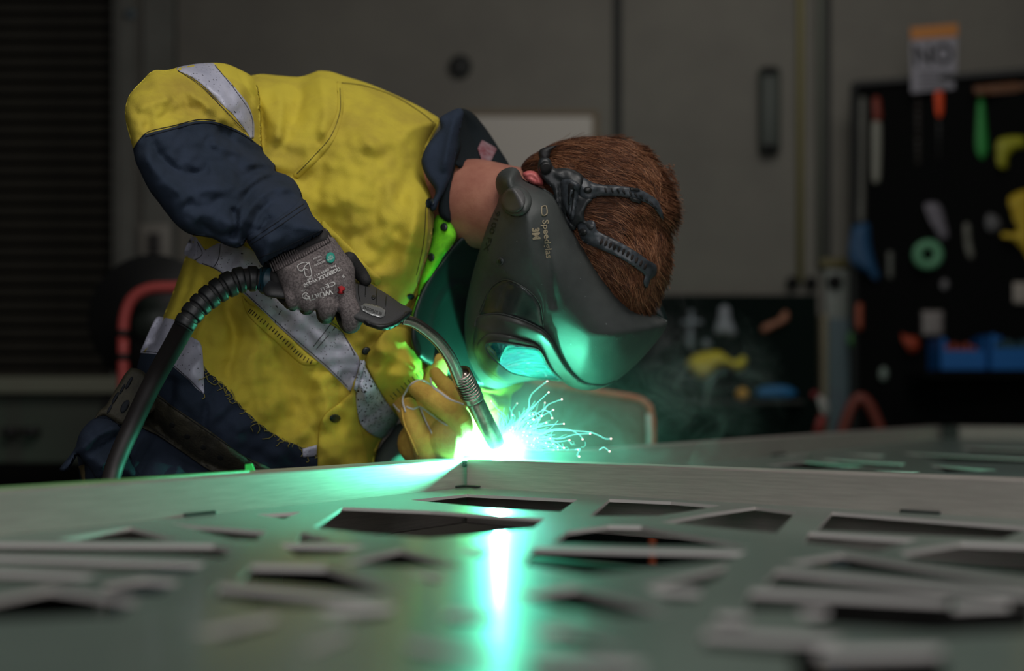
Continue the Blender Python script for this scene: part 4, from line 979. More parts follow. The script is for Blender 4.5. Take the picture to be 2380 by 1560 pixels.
# --- leather glove on the far hand, held behind the corner
mb = MB()
def lf(pts): mb.pxtube(pts, 16, 4, 'round')
DG = -.045
def lf(pts): mb.pxtube([(p[0], p[1], p[2] + DG, p[3]) for p in pts], 16, 4, 'round')
lf([(950,942,1.915,19), (960,982,1.905,25), (980,1028,1.905,29), (992,1060,1.915,28)])
lf([(970,904,1.895,21), (1000,924,1.885,25), (1035,948,1.880,27), (1066,974,1.885,30), (1070,1010,1.90,30)])
lf([(992,955,1.925,20), (1016,992,1.92,23), (1036,1030,1.925,28)])
lf([(922,918,1.945,15), (935,945,1.945,18), (952,975,1.94,22)])
lf([(1022,842,1.945,21), (1012,875,1.95,27), (1000,915,1.95,28), (990,950,1.95,30)])
lf([(1012,868,1.905,15), (1030,890,1.89,18), (1052,912,1.882,19), (1074,936,1.89,14)])
mb.ball(P(1046, 1018, 1.868), (.030, .038, .030), 20, 14)
mb.ball(P(975, 1030, 1.955 + DG), (.030, .034, .030), 18, 12)
mb.tube([P(1030, 1000, 1.95 + DG), P(1085, 975, 1.97)], [.034, .036], 16, 'round')
lg = mb.build('leather_glove', LEATH, person); remesh(lg, .0014, 2, .4)
from mathutils.bvhtree import BVHTree
def hitfn(o):
    off = wloc(o); bv = BVHTree.FromPolygons([v.co + off for v in o.data.vertices], [tuple(p.vertices) for p in o.data.polygons]); cam_p = Vector((0, 0, CZ))
    def f(x, y, dflt=1.85):
        dirv = (P(x, y, 1) - cam_p).normalized(); h = bv.ray_cast(cam_p, dirv)
        return h[0].y if h[0] is not None else dflt
    return f
hit = hitfn(lg)
for pl in ([(942,956),(936,930),(944,906),(962,889),(980,884),(1000,894),(1024,912),(1046,928)], [(946,946),(960,951),(976,946),(1000,962),(1024,980),(1044,990),(1056,990)],
           [(908,924),(907,910),(918,902),(934,904)], [(909,922),(916,942),(928,956)], [(1000,880),(1006,900),(1024,914),(1044,928),(1060,934),(1076,940)],
           [(978,950),(990,980),(1006,1010),(1020,1024),(1026,1014)], [(934,950),(940,985),(955,1020),(970,1056)]):
    q = dens(pl, False, 5); q = np.array([p for p in q if hit(*p, None) is not None])
    if len(q) < 4: continue
    ds = [hit(*p) for p in q]; m_ = sorted(ds)[len(ds) // 2]; ds = [min(max(v, m_ - .02), m_ + .02) for v in ds]
    MB().tube([P(q[i][0], q[i][1], ds[i] - .0006) for i in range(len(q))], .0014, 8, 'round').build('glove_piping', PIPING if pl[0][0] != 934 else LEATH, lg)
mb = MB(); mb.pxtube([(1085,975,1.965,56),(1112,955,1.99,64)], 20, 3); mb.build('glove_gauntlet', LEATH, lg)
# grey apron piece behind the glove
ap = Puff([(925,985),(905,1010),(885,1035),(868,1070),(868,1110),(1000,1110),(990,1020),(960,980)], 2.0, .03, 30, .02, step=10); ap.build('apron_corner', mat('apron_grey', (72, 82, 78), .85), person)

# --- belt, trousers, shirt hem at the back, legs
tro = Puff([(226,968),(205,985),(188,1005),(176,1040),(182,1075),(190,1180),(200,1330),(620,1330),(680,1180),(600,1110),(470,1060),(360,980),(300,950)], [(226,968,1.86),(190,1180,1.84),(620,1300,1.88),(500,1080,1.89)], .115, 110, .16,
           [([(330,1000),(300,1060),(250,1110)], 14, -.012), ([(370,1020),(330,1080),(320,1140)], 12, -.008), ([(260,985),(230,1010),(190,1040)], 10, -.010), ([(430,1070),(400,1120),(390,1180)], 12, .008)], step=10, nz=.006, nzs=60)
tro.build('trousers', NAVY, person)
tail = Puff([(222,972),(200,988),(184,1010),(175,1040),(160,1062),(138,1090),(146,1098),(160,1092),(172,1072),(180,1058,1),(196,1074),(212,1094),(228,1116),(330,1116),(300,1050),(290,1000),(262,978)], lambda q: tro.base(q) - .09, .03, 30, .02,
            [([(280,990),(230,1010),(180,1055)], 8, .012), ([(300,1000),(240,1040),(205,1060)], 8, -.010), ([(320,1050),(260,1070),(220,1090)], 10, .008)], step=7, nz=.004, nzs=30)
tail.build('shirt_back_hem', NAVY, person)
mb = MB(); mb.pxtube([(196,1080,1.80,14), (206,1112,1.80,16), (214,1160,1.80,16)], 10, 3); mb.build('tan_lining', mat('tan_cloth', (92, 80, 50), .9), person)
for hx, fy in ((-.44, 1.87), (-.36, 2.04)):
    mb = MB(); mb.tube([(hx, fy, .92), (hx - .005, fy, .70), (hx - .01, fy, .48), (hx - .03, fy, .12)], [.115, .10, .082, .078], 24, True, 5)
    mb.build('trouser_leg', NAVY, person)
    mb = MB(); mb.tube([(hx - .03, fy, .17), (hx - .03, fy, .05)], [.06, .058], 18, 'round'); mb.tube([(hx - .04, fy, .05), (hx + .05, fy, .048), (hx + .14, fy, .04)], [.055, .052, .04], 18, 'round', 4); mb.box((hx + .03, fy, .012), (.28, .10, .024), bevel=.01)
    b_ = mb.build('boot', BOOT, person)
belt2 = Puff([(352,915),(362,914),(389,935),(428,962),(476,993),(516,1022),(560,1056),(640,1100),(620,1160),(485,1092),(428,1053),(370,1014),(322,982)], lambda q: np.minimum(shirt.D(q), tro.D(q)) - .006, .007, 7, .002, step=8)
belt2_ob = belt2.build('tool_belt', LEATHB, person)
belt1 = Puff([(303,855,1),(320,857),(336,866),(352,890),(366,915),(388,937),(350,960),(326,984),(283,988),(258,974),(239,966),(219,974,1),(230,955),(245,943),(260,918),(274,897),(290,870)], lambda q: np.minimum(np.minimum(shirt.D(q), tro.D(q)), tail.D(q)) - .004, .009, 9, .004, step=7)
belt1_ob = belt1.build('tool_belt_pad', LEATHB, belt2_ob)
for (x, y, w, h, a) in ((300, 890, 4, 17, .5), (290, 945, 8, 17, .5), (268, 925, 4, 16, .5), (255, 950, 3, 13, .5), (284, 905, 3, 14, .5)):
    Puff(circ(x, y, w, h, 12, a), lambda q: belt1.D(q) - .001, .002, 3, step=3).build('belt_slot', mat('slot_navy', (20, 26, 34), .8), belt2_ob)
for (x, y) in ((400,988),(435,1015),(473,1040),(512,1064)):
    Puff(circ(x, y, 7, 6, 12), lambda q: belt2.D(q) - .0008, .0015, 3, step=3).build('belt_hole', mat('hole_dark', (16, 18, 16), .9), belt2_ob)
Puff(circ(352, 927, 8, 9, 12, .4), lambda q: belt2.D(q) - .003, .005, 5, step=3).build('belt_rivet', COPPER, belt2_ob)
seams(belt2, [[(364,920),(428,966),(516,1026),(600,1082)], [(330,980),(370,1008),(428,1048),(485,1086)]], 'belt_edge_stitch', mat('edge_dark', (18, 18, 15), .9), belt2_ob, .0006, .0005)

# --- hair
hair_o = [(1210,392),(1225,368),(1250,352),(1275,338),(1300,328),(1335,320),(1370,317),(1410,317),(1440,322),(1470,330),(1500,350),(1525,380),(1545,415),(1556,450),(1566,480),(1564,505),(1552,530),(1554,560),(1556,590),(1550,630),(1538,665),(1525,695),(1505,728),(1460,745),(1390,690),(1320,610),(1275,530),(1244,460),(1222,418)]
hp = Puff(hair_o, 1.865, .092, 115, .09, step=8, nz=.004, nzs=30)
hp.build('hair', SCALP, person)
fld = np.array([(1225,385,.9,-.5),(1260,360,1,-.25),(1320,330,1,-.05),(1400,330,1,.1),(1470,345,.9,.45),(1520,400,.6,.8),(1550,450,.6,.7),(1545,490,.75,.6),(1300,390,1,.1),(1380,400,1,.08),(1450,400,1,.15),(1500,440,.85,.5),
 (1290,430,1,.15),(1400,440,1,0),(1470,470,.9,.3),(1390,490,1,-.15),(1440,510,.9,.25),(1500,540,.6,.8),(1380,540,.9,.35),(1440,570,.6,.8),(1530,600,.1,1),(1480,600,.4,.95),(1400,590,.8,.6),(1450,650,.5,.9),(1510,660,0,1),(1490,700,0,1),(1540,560,.2,1)])
random.seed(11); rs = np.random.RandomState(5)
N = 9500
mn, mx = hp.o.min(0), hp.o.max(0)
pts = rs.uniform(mn, mx, (N * 3, 2)); pts = pts[inside(hp.o, pts)][:N]
extra = np.array([(rs.uniform(1520, 1566), rs.uniform(380, 530)) for _ in range(420)]); pts = np.vstack([pts, extra]); nx = len(pts) - len(extra)
L = rs.uniform(50, 100, len(pts)); L[nx:] = rs.uniform(30, 62, len(extra))
nseg = 7; cur = pts.copy(); path = [cur.copy()]
jit = rs.normal(0, .10, len(pts)); jit[nx:] = rs.normal(-.1, .38, len(extra)); curl = rs.normal(0, .05, len(pts)); curl[nx:] = rs.normal(-.08, .16, len(extra))
for k in range(nseg):
    w = 1 / (np.linalg.norm(cur[:, None] - fld[None, :, :2], axis=2) ** 3 + 50); v = (w[:, :, None] * fld[None, :, 2:]).sum(1); v /= np.linalg.norm(v, axis=1)[:, None]
    wob = np.array([mnoise.noise(Vector((c[0] / 22, c[1] / 22, 5))) for c in pts]) * .75
    a = jit + curl * k + wob; v = np.c_[v[:, 0] * np.cos(a) - v[:, 1] * np.sin(a), v[:, 0] * np.sin(a) + v[:, 1] * np.cos(a)]
    dd_, _ = segdist(hp.o, cur); lim = np.where(np.arange(len(pts)) >= nx, 22, 7); slow = np.where((~inside(hp.o, cur)) & (dd_ > lim), .12, 1.0)
    cur = cur + v * (L / nseg * slow)[:, None]; path.append(cur.copy())
path = np.array(path); lift0 = rs.uniform(.0005, .0035, len(pts)); lift1 = rs.uniform(.001, .007, len(pts)); lift1[nx:] += rs.uniform(0, .012, len(extra))
deps = np.array([hp.D(path[k]) for k in range(nseg + 1)])
for k in range(1, nseg + 1): deps[k] = np.minimum(deps[k], deps[k - 1] + .010)
V, FA, MI = [], [], []
mi = rs.choice([0, 0, 1, 2], len(pts))
for i in range(len(pts)):
    b = len(V); r0 = .00050 * rs.uniform(.7, 1.2)
    for k in range(nseg + 1):
        d = deps[k, i] - (lift0[i] + (lift1[i] - lift0[i]) * k / nseg); c = P(path[k, i, 0], path[k, i, 1], d); r = r0 * (1 - .75 * (k / nseg) ** 2)
        V += [(c.x, c.y - r, c.z), (c.x + r * .87, c.y + r * .5, c.z + r * .5), (c.x - r * .87, c.y + r * .5, c.z - r * .5)]
    for k in range(nseg):
        for j in range(3): FA.append((b + k * 3 + j, b + k * 3 + (j + 1) % 3, b + k * 3 + 3 + (j + 1) % 3, b + k * 3 + 3 + j)); MI.append(int(mi[i]))
hs = link('hair_strands', mkmesh('hair_strands', V, FA, HAIR, True, MI), person); hs['kind'] = 'stuff'
# ear
er = Puff([(1214,404),(1226,397),(1242,398),(1254,406),(1262,418),(1262,432),(1240,430),(1222,418)], 1.782, .020, 14, .01, [([(1220,410),(1236,410),(1250,424)], 4.5, -.010)], step=4); er.build('ear', EARM, person)

# ================================================================== HELMET
helm = thing('welding_helmet', 'black welding helmet with lit lens worn by the worker', 'helmet', P(1300, 908, 1.85))
flap = Puff([(1160,470),(1110,520),(1060,562),(1030,600),(1000,640),(978,680),(963,720),(955,765),(957,800),(972,832),(1000,850),(1060,880),(1120,900),(1200,880),(1230,700),(1220,500)], [(1160,470,1.84),(1000,640,1.875),(957,760,1.865),(985,835,1.885),(1075,750,1.95),(1070,880,1.94),(1200,880,1.95),(1200,600,1.95),(1090,620,1.93)], .012, 14, .02, [([(1004,800),(1010,730),(1036,680),(1060,660),(1100,668)], 5, .005)], step=8)
flap.build('chin_guard', HELMIN, helm)
fr = Puff([(1035,572),(1044,582),(1030,600),(1012,606),(1006,596),(1018,580)], 1.87, .01, 8, .01, step=5); fr.build('flap_clip', HELM, helm)
so = [(1152,432),(1154,412),(1165,397),(1183,389),(1198,390),(1208,400),(1214,414),(1226,422),(1262,438),(1290,458),(1310,488),(1335,535),(1368,585),(1402,632),(1445,680),(1497,718),(1530,738),(1552,748,1),(1545,768),(1520,802),(1480,846),(1440,880),(1410,898),(1385,906),(1360,907),(1335,902),(1305,887),(1270,884),(1235,886),(1200,892),(1178,901),(1155,905),(1128,896),(1105,868),(1088,830),(1080,780),(1082,720),(1095,650),(1115,580),(1135,520),(1155,475),(1160,455,1)]
shell = Puff(so, [(1155,430,1.80),(1250,440,1.79),(1500,720,1.86),(1552,748,1.88),(1400,905,1.92),(1250,885,1.94),(1120,890,1.93),(1080,750,1.89),(1140,520,1.82)], .105, 150, .06,
 [([(1180,640),(1130,700),(1110,760)], 40, -.006), ([(1290,470),(1350,620),(1420,760),(1440,840)], 50, .002), ([(1265,560),(1278,640),(1288,720)], 10, -.004)], step=8)
shell.build('helmet_shell', HELM, helm)
mb = MB()
p_, r_ = shell.line([(1262,440),(1290,459),(1310,489),(1335,536),(1368,586),(1402,633),(1445,681),(1497,719),(1550,748)], .0016, .001); mb.tube(p_, r_, 6)
mb.build('shell_rim', HELM, helm)
# far rim of the shell seen past the hair
ri = Puff([(1497,712),(1512,690),(1520,665),(1526,660),(1536,700),(1550,735),(1551,750),(1530,742)], 1.93, .01, 8, .02, step=6); ri.build('shell_far_rim', HELMIN, helm)
sw = shell.over([(1167,652),(1190,655),(1205,662),(1222,672),(1243,690),(1255,710),(1260,740),(1263,764),(1233,752),(1200,740),(1153,732),(1116,730),(1123,702),(1140,670)], .003, 5, .0005, step=7)
sw_ob = sw.build('side_window', SIDEW, helm)
fp = Puff([(1104,760),(1107,742),(1118,733),(1153,730),(1200,740),(1253,763),(1273,780),(1288,802),(1307,840),(1333,873),(1360,891),(1392,898),(1370,906),(1350,906),(1325,899),(1300,885),(1250,884),(1205,890),(1167,891),(1133,874),(1109,842),(1099,807)], lambda q: shell.D(q) - .0012, .010, 14, folds=[([(1253,765),(1288,802),(1307,840),(1333,873),(1375,897)], 6, .006)], step=6)
fp_ob = fp.build('window_frame', HELMF, helm)
rg = Puff([(1133,777),(1158,776),(1183,780),(1215,789),(1247,800),(1263,820),(1277,847),(1294,872),(1308,886),(1260,885),(1220,887),(1200,889),(1177,889),(1150,873),(1130,856),(1117,840),(1108,813),(1113,793)], lambda q: fp.D(q) - .0008, .005, 8, step=5)
rg.build('lens_surround', HELMF, fp_ob)
lz = [(1130,799),(1140,796),(1153,795),(1193,800),(1233,807),(1250,811),(1263,827),(1270,843),(1283,863),(1302,883),(1266,881),(1233,877),(1193,869),(1176,860),(1160,847),(1144,833),(1133,820),(1128,808)]
ln = Puff(lz, lambda q: rg.D(q) - .0006, .002, 5, step=5); ln_ob = ln.build('lens', LENS, helm)
mb = MB(); q = dens(lz, True, 6); d = ln.D(q) - .0012; pp = [P(q[i, 0], q[i, 1], d[i]) for i in range(len(q))]; mb.tube(pp + pp[:1], .0009, 6, False); mb.build('lens_edge', HELMF, ln_ob)
# ridge line
mb = MB()
for pl in ([(1104,760),(1110,738),(1153,729),(1200,739),(1253,762),(1274,780),(1288,802),(1307,840),(1333,873),(1360,891),(1400,896),(1430,886)], ):
    p_, r_ = shell.line(pl, .0011, .004); mb.tube(p_, r_, 6)
mb.build('frame_ridge', HELM, helm)
mb = MB(); p_, r_ = shell.line([(1116,730),(1140,670),(1167,651),(1190,654),(1222,671),(1243,689),(1256,710),(1262,745),(1264,764)], .0006, .003); mb.tube(p_, r_, 6); mb.build('side_window_rim', HELMF, sw_ob)
kb = shell.over(circ(1200, 468, 36, 36, 16), .010, 6, .0, step=6); kb_ob = kb.build('pivot_knob', HELM, helm)
kb2 = Puff(circ(1194, 466, 27, 29, 14, .2), lambda q: kb.D(q) - .0005, .004, 5, step=5); kb2.build('knob_cap', mat('knob_cap', (84, 84, 84), .5), kb_ob)
kc = shell.over(circ(1162, 608, 9, 10, 12), .003, 4, .0005, step=3); kc_ob = kc.build('rivet', HELM, helm); kc2 = shell.over(circ(1162, 608, 5, 6, 10), .002, 3, .004, step=2); kc2.build('rivet_core', HELMIN, kc_ob)
text_on('Speedglas', 1270, 556, 15, -84, shell, PRINT, 'brand_letters', helm, .0012, .02, width=90)
text_on('3M', 1246, 543, 17, -84, shell, PRINT, 'brand_letters', helm, .0012, .05, width=27)
mb = MB(); p_, r_ = shell.line([(1259,481),(1269,479),(1271,498),(1260,500),(1259,481)], .0009, .001); mb.tube(p_, r_, 5); mb.build('brand_square', PRINT, helm)
text_on('9100 FX', 1143, 537, 11, 253, shell, PRINTG, 'model_letters', helm, .0012, .01, width=98)
# headband
SB = lambda q: hp.D(q) - .008
def strap(name, outline, base=SB, t=.005, m=STRAP, r=5, par=None, **k):
    p_ = Puff(outline, base, t, r, .003, step=6, **k); return p_, p_.build(name, m, par or helm)
SBc = lambda q: np.minimum(hp.D(q), np.where(q[:, 0] < 1300, 1.782, 1.9)) - .009
cr, _ = strap('crown_pad', [(1252,352),(1262,344),(1290,338),(1298,337),(1282,350),(1277,366),(1268,376),(1254,368)], lambda q: np.full(len(q), 1.80), .01, BLKM)
b0, b0o = strap('headband_arm', [(1254,370),(1276,368),(1284,384),(1290,392),(1312,390),(1340,398),(1356,412),(1350,440),(1336,440),(1318,500),(1340,530),(1326,536),(1300,500),(1284,440),(1266,422),(1250,398)], SBc, .008, mat('arm_dark', (34, 38, 40), .45))
strap('arm_socket', circ(1268, 390, 15, 16, 14), lambda q: b0.D(q) - .001, .008, BLK, 5, b0o); strap('arm_hole', [(1256,396),(1262,384),(1272,380),(1279,386),(1276,398),(1264,405)], lambda q: b0.D(q) - .009, .003, DARK, 5, b0o)
bk, bko = strap('buckle', [(1302,424),(1308,417),(1322,416),(1340,422),(1347,428),(1345,450),(1336,500),(1332,512),(1325,512),(1316,490),(1306,460)], lambda q: b0.D(q) - .002, .008, STRAP)
strap('buckle_slot', [(1322,426),(1334,430),(1336,440),(1328,492),(1322,486),(1320,450)], lambda q: bk.D(q) - .001, .002, STRAPD, 5, bko)
strap('buckle_bar', [(1326,440),(1332,441),(1326,500),(1321,498)], lambda q: bk.D(q) - .003, .003, STRAP, 5, bko)
st, sto = strap('top_strap', [(1343,428),(1352,412),(1366,418),(1385,427),(1412,430),(1450,433),(1480,438),(1510,452),(1530,468),(1540,492),(1543,514),(1535,505),(1522,486),(1505,473),(1480,464),(1450,458),(1420,456),(1390,457),(1374,464),(1360,466),(1348,458)])
strap('strap_knob', circ(1366, 442, 10, 8, 12), lambda q: st.D(q) - .0005, .005, BLK)
for i, (x, y) in enumerate(((1408,442),(1423,443),(1437,444),(1450,446),(1466,450),(1478,453),(1491,458),(1503,465),(1514,472),(1523,482))):
    strap('strap_slot', circ(x, y, 2.4, 7, 10, -.3 - i * .05), lambda q: st.D(q) - .0004, .0012, STRAPD, 2, sto)
strap('strap_clip', [(1463,436),(1485,438),(1488,444),(1466,442)], lambda q: st.D(q) - .001, .003, BLK); strap('strap_clip', [(1462,458),(1492,466),(1490,474),(1464,466)], lambda q: st.D(q) - .001, .003, BLK)
side, _ = strap('headband_side', [(1336,440),(1352,456),(1378,462),(1366,476),(1358,494),(1360,512),(1376,518),(1385,530),(1372,540),(1350,520),(1335,530),(1322,512),(1330,480)], t=.006, m=mat('arm_dark2', (38, 42, 44), .45))
s2, s2o = strap('lower_strap', [(1342,524),(1352,516),(1376,512),(1384,520),(1388,536),(1420,552),(1450,568),(1480,586),(1505,604),(1526,618),(1524,640),(1512,650),(1506,668),(1500,670),(1495,655),(1498,640),(1470,618),(1440,600),(1410,586),(1376,572),(1356,562),(1346,545)])
strap('strap_knob', circ(1354, 540, 10, 9, 12), lambda q: s2.D(q) - .0005, .006, BLK)
for i in range(11):
    u = i / 10; x = 1398 + u * 102; y = 562 + u * 58 + 6 * math.sin(u * 3.1) * -1
    strap('strap_slot', circ(x, y, 3.4, 7.5, 10, .35), lambda q: s2.D(q) - .0004, .0012, mat('slot_brown', (30, 20, 15), .8), 2, s2o)

# ================================================================== TORCH
torch = thing('welding_torch', 'grey gripped welding torch with bent steel neck in the gloved hand', 'torch', P(1158, 1040, 1.87))
hd = Puff([(612,628),(626,622),(660,628),(700,634),(760,636),(816,645),(840,650),(856,656),(877,670),(905,687),(932,706),(950,714),(958,722),(956,731),(941,744),(928,755),(907,765),(886,767),(865,761),(846,752),(800,735),(760,712),(700,700),(650,694),(622,690),(612,680)], [(612,650,1.685),(780,680,1.68),(880,710,1.675),(955,725,1.685)], .020, 24, .018, step=6)
hd_ob = hd.build('handle', HANDLE, torch)
Puff([(846,745),(870,752),(900,752),(925,742),(950,722),(957,724),(956,731),(941,744),(928,755),(907,766),(886,768),(865,762),(846,754)], lambda q: hd.D(q) - .001, .004, 6, step=5).build('trigger', BLK, torch)
bdg = Puff([(838,710),(846,705),(858,706),(875,710),(890,716),(897,724),(895,734),(885,739),(868,735),(850,727),(840,720)], lambda q: hd.D(q) - .0008, .002, 4, step=4); bdg_ob = bdg.build('badge', BADGE, torch)
text_on('ERGOPLUS 36', 866, 722, 7, -20, bdg, mat('badge_ink', (24, 24, 26), .6), 'badge_letters', bdg_ob, .0005, .02, width=46)
for x, y in ((868, 691), (944, 729)): 
    sc = Puff(circ(x, y, 5, 5, 10), lambda q: hd.D(q) - .0005, .002, 2.5, step=2); sc.build('screw', BLK, hd_ob)
seams(hd, [[(833,655),(833,680),(837,700)], [(850,660),(849,690)], [(876,672),(874,708)], [(898,688),(896,712)]], 'grip_groove', BLK, hd_ob, .0006, .0003)
mb = MB(); mb.pxtube([(640,652,1.672,34), (628,652,1.678,33), (612,652,1.682,32)], 18, 3); mb.build('teal_collar', mat('collar_teal', (20, 54, 66), .45), torch)
# ribbed strain relief: separate rings
cpts = [(622,652,1.680,28), (590,648,1.675,29), (555,652,1.67,30), (520,668,1.665,29), (490,688,1.66,28), (462,712,1.655,27), (440,738,1.65,26), (425,762,1.648,24)]
q = dens([(p[0], p[1]) for p in cpts], False, 3.2)
segn = 9; per = len(q) / segn
for s_ in range(segn):
    i0 = int(s_ * per); i1 = int((s_ + .86) * per); pts_ = []
    for i in range(i0, max(i1, i0 + 3)):
        i = min(i, len(q) - 1); u = i / len(q) * (len(cpts) - 1); k = min(int(u), len(cpts) - 2); f_ = u - k
        d = cpts[k][2] * (1 - f_) + cpts[k + 1][2] * f_; r = cpts[k][3] * (1 - f_) + cpts[k + 1][3] * f_
        pts_.append((q[i][0], q[i][1], d, r * (.97 if (i == i0 or i == i1 - 1) else 1.03)))
    mb = MB(); mb.pxtube(pts_, 20, 1); mb.build('relief_ring', BLK, torch)
mb = MB(); mb.pxtube([(c[0], c[1], c[2], c[3] * .84) for c in cpts], 16, 4); mb.build('relief_core', BLKM, torch)
mb = MB(); e = P(245, 1140, 1.60); mb.tube([P(*v) for v in ((436,744,1.65),(405,800,1.675),(370,862,1.695),(335,930,1.70),(305,995,1.70),(280,1050,1.69),(262,1100,1.68),(250,1160,1.66),(240,1260,1.64))] + [Vector((e.x - .01, 1.60, .7)), Vector((e.x - .03, 1.62, .3)), Vector((e.x - .06, 1.60, .07)), Vector((e.x - .16, 1.5, .013)), Vector((e.x - .6, 1.6, .013)), Vector((e.x - 1.2, 1.9, .013))],
    [.0125, .0122, .0120, .0118, .0116, .0114, .0112, .0112, .0112, .0112, .0112, .0112, .0112, .0112, .0112], 16, True, 6); mb.build('cable', HOSE, torch)
mb = MB(); mb.pxtube([(934,742,1.690,13), (960,749,1.70,13), (990,768,1.715,13.5), (1020,795,1.735,14), (1045,830,1.755,14.5), (1060,862,1.775,15), (1072,890,1.79,16)], 20, 6); mb.build('bent_neck', CHROME, torch)
a_, b_ = (1071, 868, 1.785), (1094, 915, 1.805)
for k in range(9):
    u = k / 8; c0 = P(a_[0] + (b_[0] - a_[0]) * u, a_[1] + (b_[1] - a_[1]) * u, a_[2] + (b_[2] - a_[2]) * u); T_ = (P(*b_) - P(*a_)).normalized()
    tm = MB(); R_, r_ = .0118 + .0010 * u, .0017
    N_ = T_.orthogonal().normalized(); B_ = T_.cross(N_); T2 = (T_ + B_ * .18).normalized(); B_ = T2.cross(N_).normalized()
    ring = [c0 + R_ * (N_ * math.cos(t_) + B_ * math.sin(t_)) for t_ in [2 * math.pi * i / 24 for i in range(25)]]
    tm.tube(ring, r_, 8, False); tm.build('spring_coil', NOZZ, torch)
mb = MB(); mb.pxtube([(1071,868,1.785,15), (1094,915,1.805,19)], 18, 3); mb.build('spring_core', NOZZ, torch)
mb = MB(); mb.pxtube([(1091,908,1.803,24), (1099,925,1.81,25), (1102,932,1.812,24)], 20, 2); mb.build('nozzle_collar', NOZZ, torch)
mb = MB(); mb.pxtube([(1100,925,1.81,21.5), (1125,975,1.83,21), (1148,1020,1.848,20), (1156,1036,1.853,18)], 24, 4); mb.build('nozzle', NOZZ, torch)

# ================================================================== ARC, SPARKS, FUME
def emis(name, c, s):
    m = bpy.data.materials.new(name); m.use_nodes = True; nt = m.node_tree; nt.nodes.remove(nt.nodes['Principled BSDF'])
    e = nt.nodes.new('ShaderNodeEmission'); e.inputs[0].default_value = c + (1,); e.inputs[1].default_value = s
    nt.links.new(e.outputs[0], nt.nodes['Material Output'].inputs[0]); return m
mb = MB(); mb.ball(ARC + Vector((0, 0, .001)), (.0062, .0055, .0055), 14, 9)
arc_b = mb.build('welding_arc', emis('arc_white', ARC_COL, ARC_STR)); tagset(arc_b, 'blinding white welding arc at the rail corner under the torch', 'arc')
Z = lambda x, y: (1040 + x / 4.25, 740 + y / 4.25)
main = [[(560,1240),(640,1110),(740,980),(860,860),(1000,730)], [(600,1180),(700,1050),(850,960),(950,900),(1000,850),(1130,800)], [(620,1200),(740,1100),(870,1000),(980,940),(1045,905)], [(640,1130),(740,980),(800,890),(810,800),(850,730),(985,620)],
 [(640,1210),(760,1130),(880,1080),(1000,1055),(1110,1045),(1150,1043)], [(700,1220),(900,1170),(1100,1190),(1250,1150),(1410,1140)], [(680,1230),(850,1180),(1000,1120),(1060,1095),(1200,1100),(1300,1150),(1335,1195)], [(900,1150),(1050,1110),(1200,1110),(1400,1125),(1500,1160),(1560,1190),(1615,1190)],
 [(600,1230),(660,1080),(700,1010),(840,930),(930,965)], [(700,1240),(900,1230),(1050,1250),(1150,1280)], [(700,1200),(820,1120),(910,1060),(975,1030)], [(940,900),(1010,930),(1035,985)], [(800,1230),(960,1200),(1080,1220),(1205,1205)], [(650,1180),(720,1060),(780,1020),(850,1000)], [(1500,1300),(1545,1275),(1600,1315)], [(1260,1300),(1310,1290),(1280,1350),(1300,1365)]]
SPK = emis('spark_cyan', (.22, .95, .82), 2.4); SPT = emis('spark_tip', (1.0, .62, .62), 5.0)
mb = MB(); random.seed(21)
def spark(pl, r, d0, d1, tip=True):
    n = len(pl); pts_ = [P(*Z(*p), d0 + (d1 - d0) * i / (n - 1)) for i, p in enumerate(pl)]
    mb.tube(pts_, [r * (1.2 - .5 * i / (n - 1)) for i in range(n)], 5, True, 6)
    if tip: mb.ball(pts_[-1], max(r * 2.2, .0006), 8, 6, mi=1)
for i, pl in enumerate(main): spark(pl, .00042, 1.88, 1.86 + .03 * (i % 4))
for k in range(380):
    a = random.gauss(.50, .50); Ls = abs(random.gauss(0, 1)) * 190 + 50; x, y = 530 + random.uniform(-30, 90), 1240 + random.uniform(-20, 20); pl = [(x, y)]
    n = random.choice((4, 5, 6, 7))
    for j in range(n): a += random.gauss(0, .35) - .04; x += math.cos(a) * Ls / n * 1.4; y -= math.sin(a) * Ls / n; y = min(y, 1300); pl.append((x, y))
    spark(pl, random.uniform(.00014, .00032), 1.88, 1.88 + random.uniform(-.05, .08), random.random() < .16)
for k in range(60):      # curling filings on the left of the nozzle and along the rail
    x, y = random.choice(((250 + random.gauss(0, 40), 1180 + random.gauss(0, 60)), (900 + random.gauss(0, 200), 1240 + random.gauss(0, 40)))); a = random.uniform(0, 6.28); pl = [(x, y)]; c_ = random.uniform(-1, 1)
    for j in range(6): a += c_; x += math.cos(a) * 14; y += math.sin(a) * 14; y = min(y, 1310); pl.append((x, y))
    spark(pl, .00018, 1.885, 1.885, False)
sp = mb.build('weld_sparks', [SPK, SPT]); tagset(sp, 'spray of cyan spark trails with pinkish tips flying right of the arc', 'sparks', None, 'stuff')
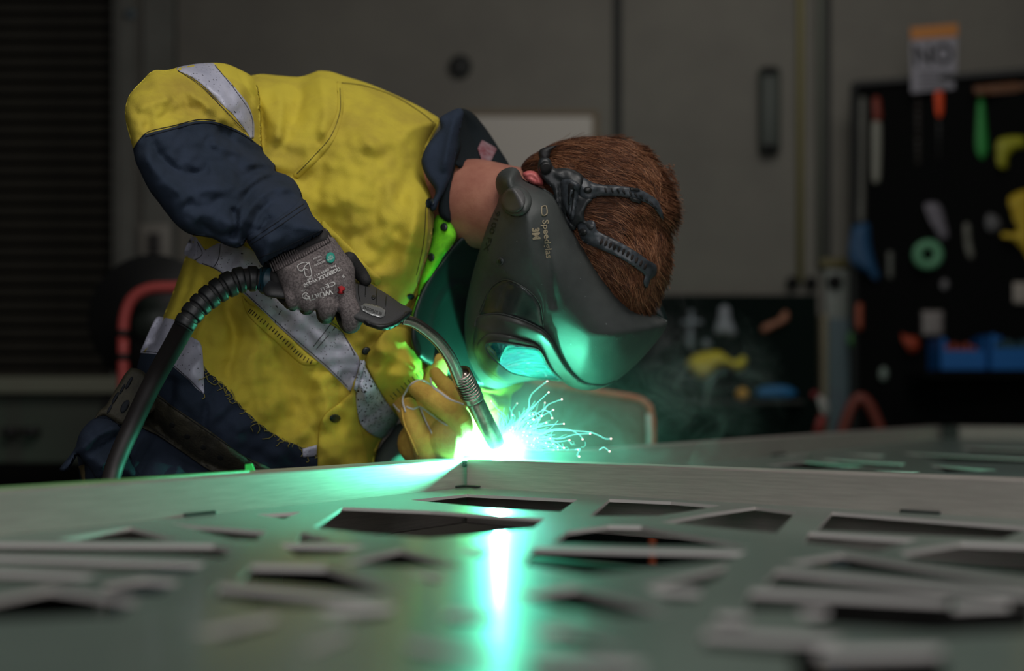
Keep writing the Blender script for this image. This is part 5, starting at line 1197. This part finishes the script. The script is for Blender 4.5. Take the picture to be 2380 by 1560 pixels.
# fume: haze round the arc, thin wisps drifting up to the right
def vol(name, label, c, size, dens_, glow, scale, rotz=0):
    mb = MB(); mb.ball(c, size, 24, 14); o = mb.build(name, bpy.data.materials.new(name + '_vol')); m = o.data.materials[0]
    m.use_nodes = True; nt = m.node_tree; nt.nodes.remove(nt.nodes['Principled BSDF'])
    vs = nt.nodes.new('ShaderNodeVolumeScatter'); vs.inputs['Color'].default_value = (.95, .97, .97, 1); vs.inputs['Anisotropy'].default_value = 0.0
    nt.links.new(vs.outputs[0], nt.nodes['Material Output'].inputs['Volume'])
    tc = nt.nodes.new('ShaderNodeTexCoord'); mp = nt.nodes.new('ShaderNodeMapping'); mp.vector_type = 'POINT'
    ctr = Vector(c) - o.location; mp.inputs['Location'].default_value = tuple(-ctr[i] / size[i] for i in range(3)); mp.inputs['Scale'].default_value = tuple(1 / s for s in size)
    nt.links.new(tc.outputs['Object'], mp.inputs[0])
    ln_ = nt.nodes.new('ShaderNodeVectorMath'); ln_.operation = 'LENGTH'; nt.links.new(mp.outputs[0], ln_.inputs[0])
    mr = nt.nodes.new('ShaderNodeMapRange'); mr.inputs[1].default_value = 1; mr.inputs[2].default_value = 0; mr.inputs[3].default_value = 0; mr.inputs[4].default_value = 1; nt.links.new(ln_.outputs['Value'], mr.inputs[0])
    pw = nt.nodes.new('ShaderNodeMath'); pw.operation = 'POWER'; pw.inputs[1].default_value = glow; nt.links.new(mr.outputs[0], pw.inputs[0])
    out_ = pw.outputs[0]
    if scale:
        no = nt.nodes.new('ShaderNodeTexNoise'); no.inputs['Scale'].default_value = scale; no.inputs['Detail'].default_value = 5; no.inputs['Distortion'].default_value = 1.6
        nt.links.new(tc.outputs['Object'], no.inputs['Vector']); r = nt.nodes.new('ShaderNodeMapRange'); r.inputs[1].default_value = .47; r.inputs[2].default_value = .72; r.inputs[3].default_value = 0.06; nt.links.new(no.outputs[0], r.inputs[0])
        mu = nt.nodes.new('ShaderNodeMath'); mu.operation = 'MULTIPLY'; nt.links.new(out_, mu.inputs[0]); nt.links.new(r.outputs[0], mu.inputs[1]); out_ = mu.outputs[0]
    m2 = nt.nodes.new('ShaderNodeMath'); m2.operation = 'MULTIPLY'; m2.inputs[1].default_value = dens_; nt.links.new(out_, m2.inputs[0]); nt.links.new(m2.outputs[0], vs.inputs['Density'])
    return tagset(o, label, 'smoke', None, 'stuff')
vol('arc_bloom', 'white bloom of the arc, added as a scattering ball at the nozzle mouth', tuple(ARC + Vector((0, 0, .006))), (.05, .035, .040), 22.0, 2.0, 0)  # small scattering ball added to imitate the white bloom round the arc
vol('arc_haze', 'bright green haze glowing widely around the welding arc', tuple(ARC + Vector((.05, 0, .04))), (.22, .09, .14), 1.6, 1.5, 0)
vol('welding_smoke', 'thin teal smoke drifting up to the right of the helmet', tuple(P(1450, 910, 2.0)), (.24, .09, .16), 6.0, .8, 16)
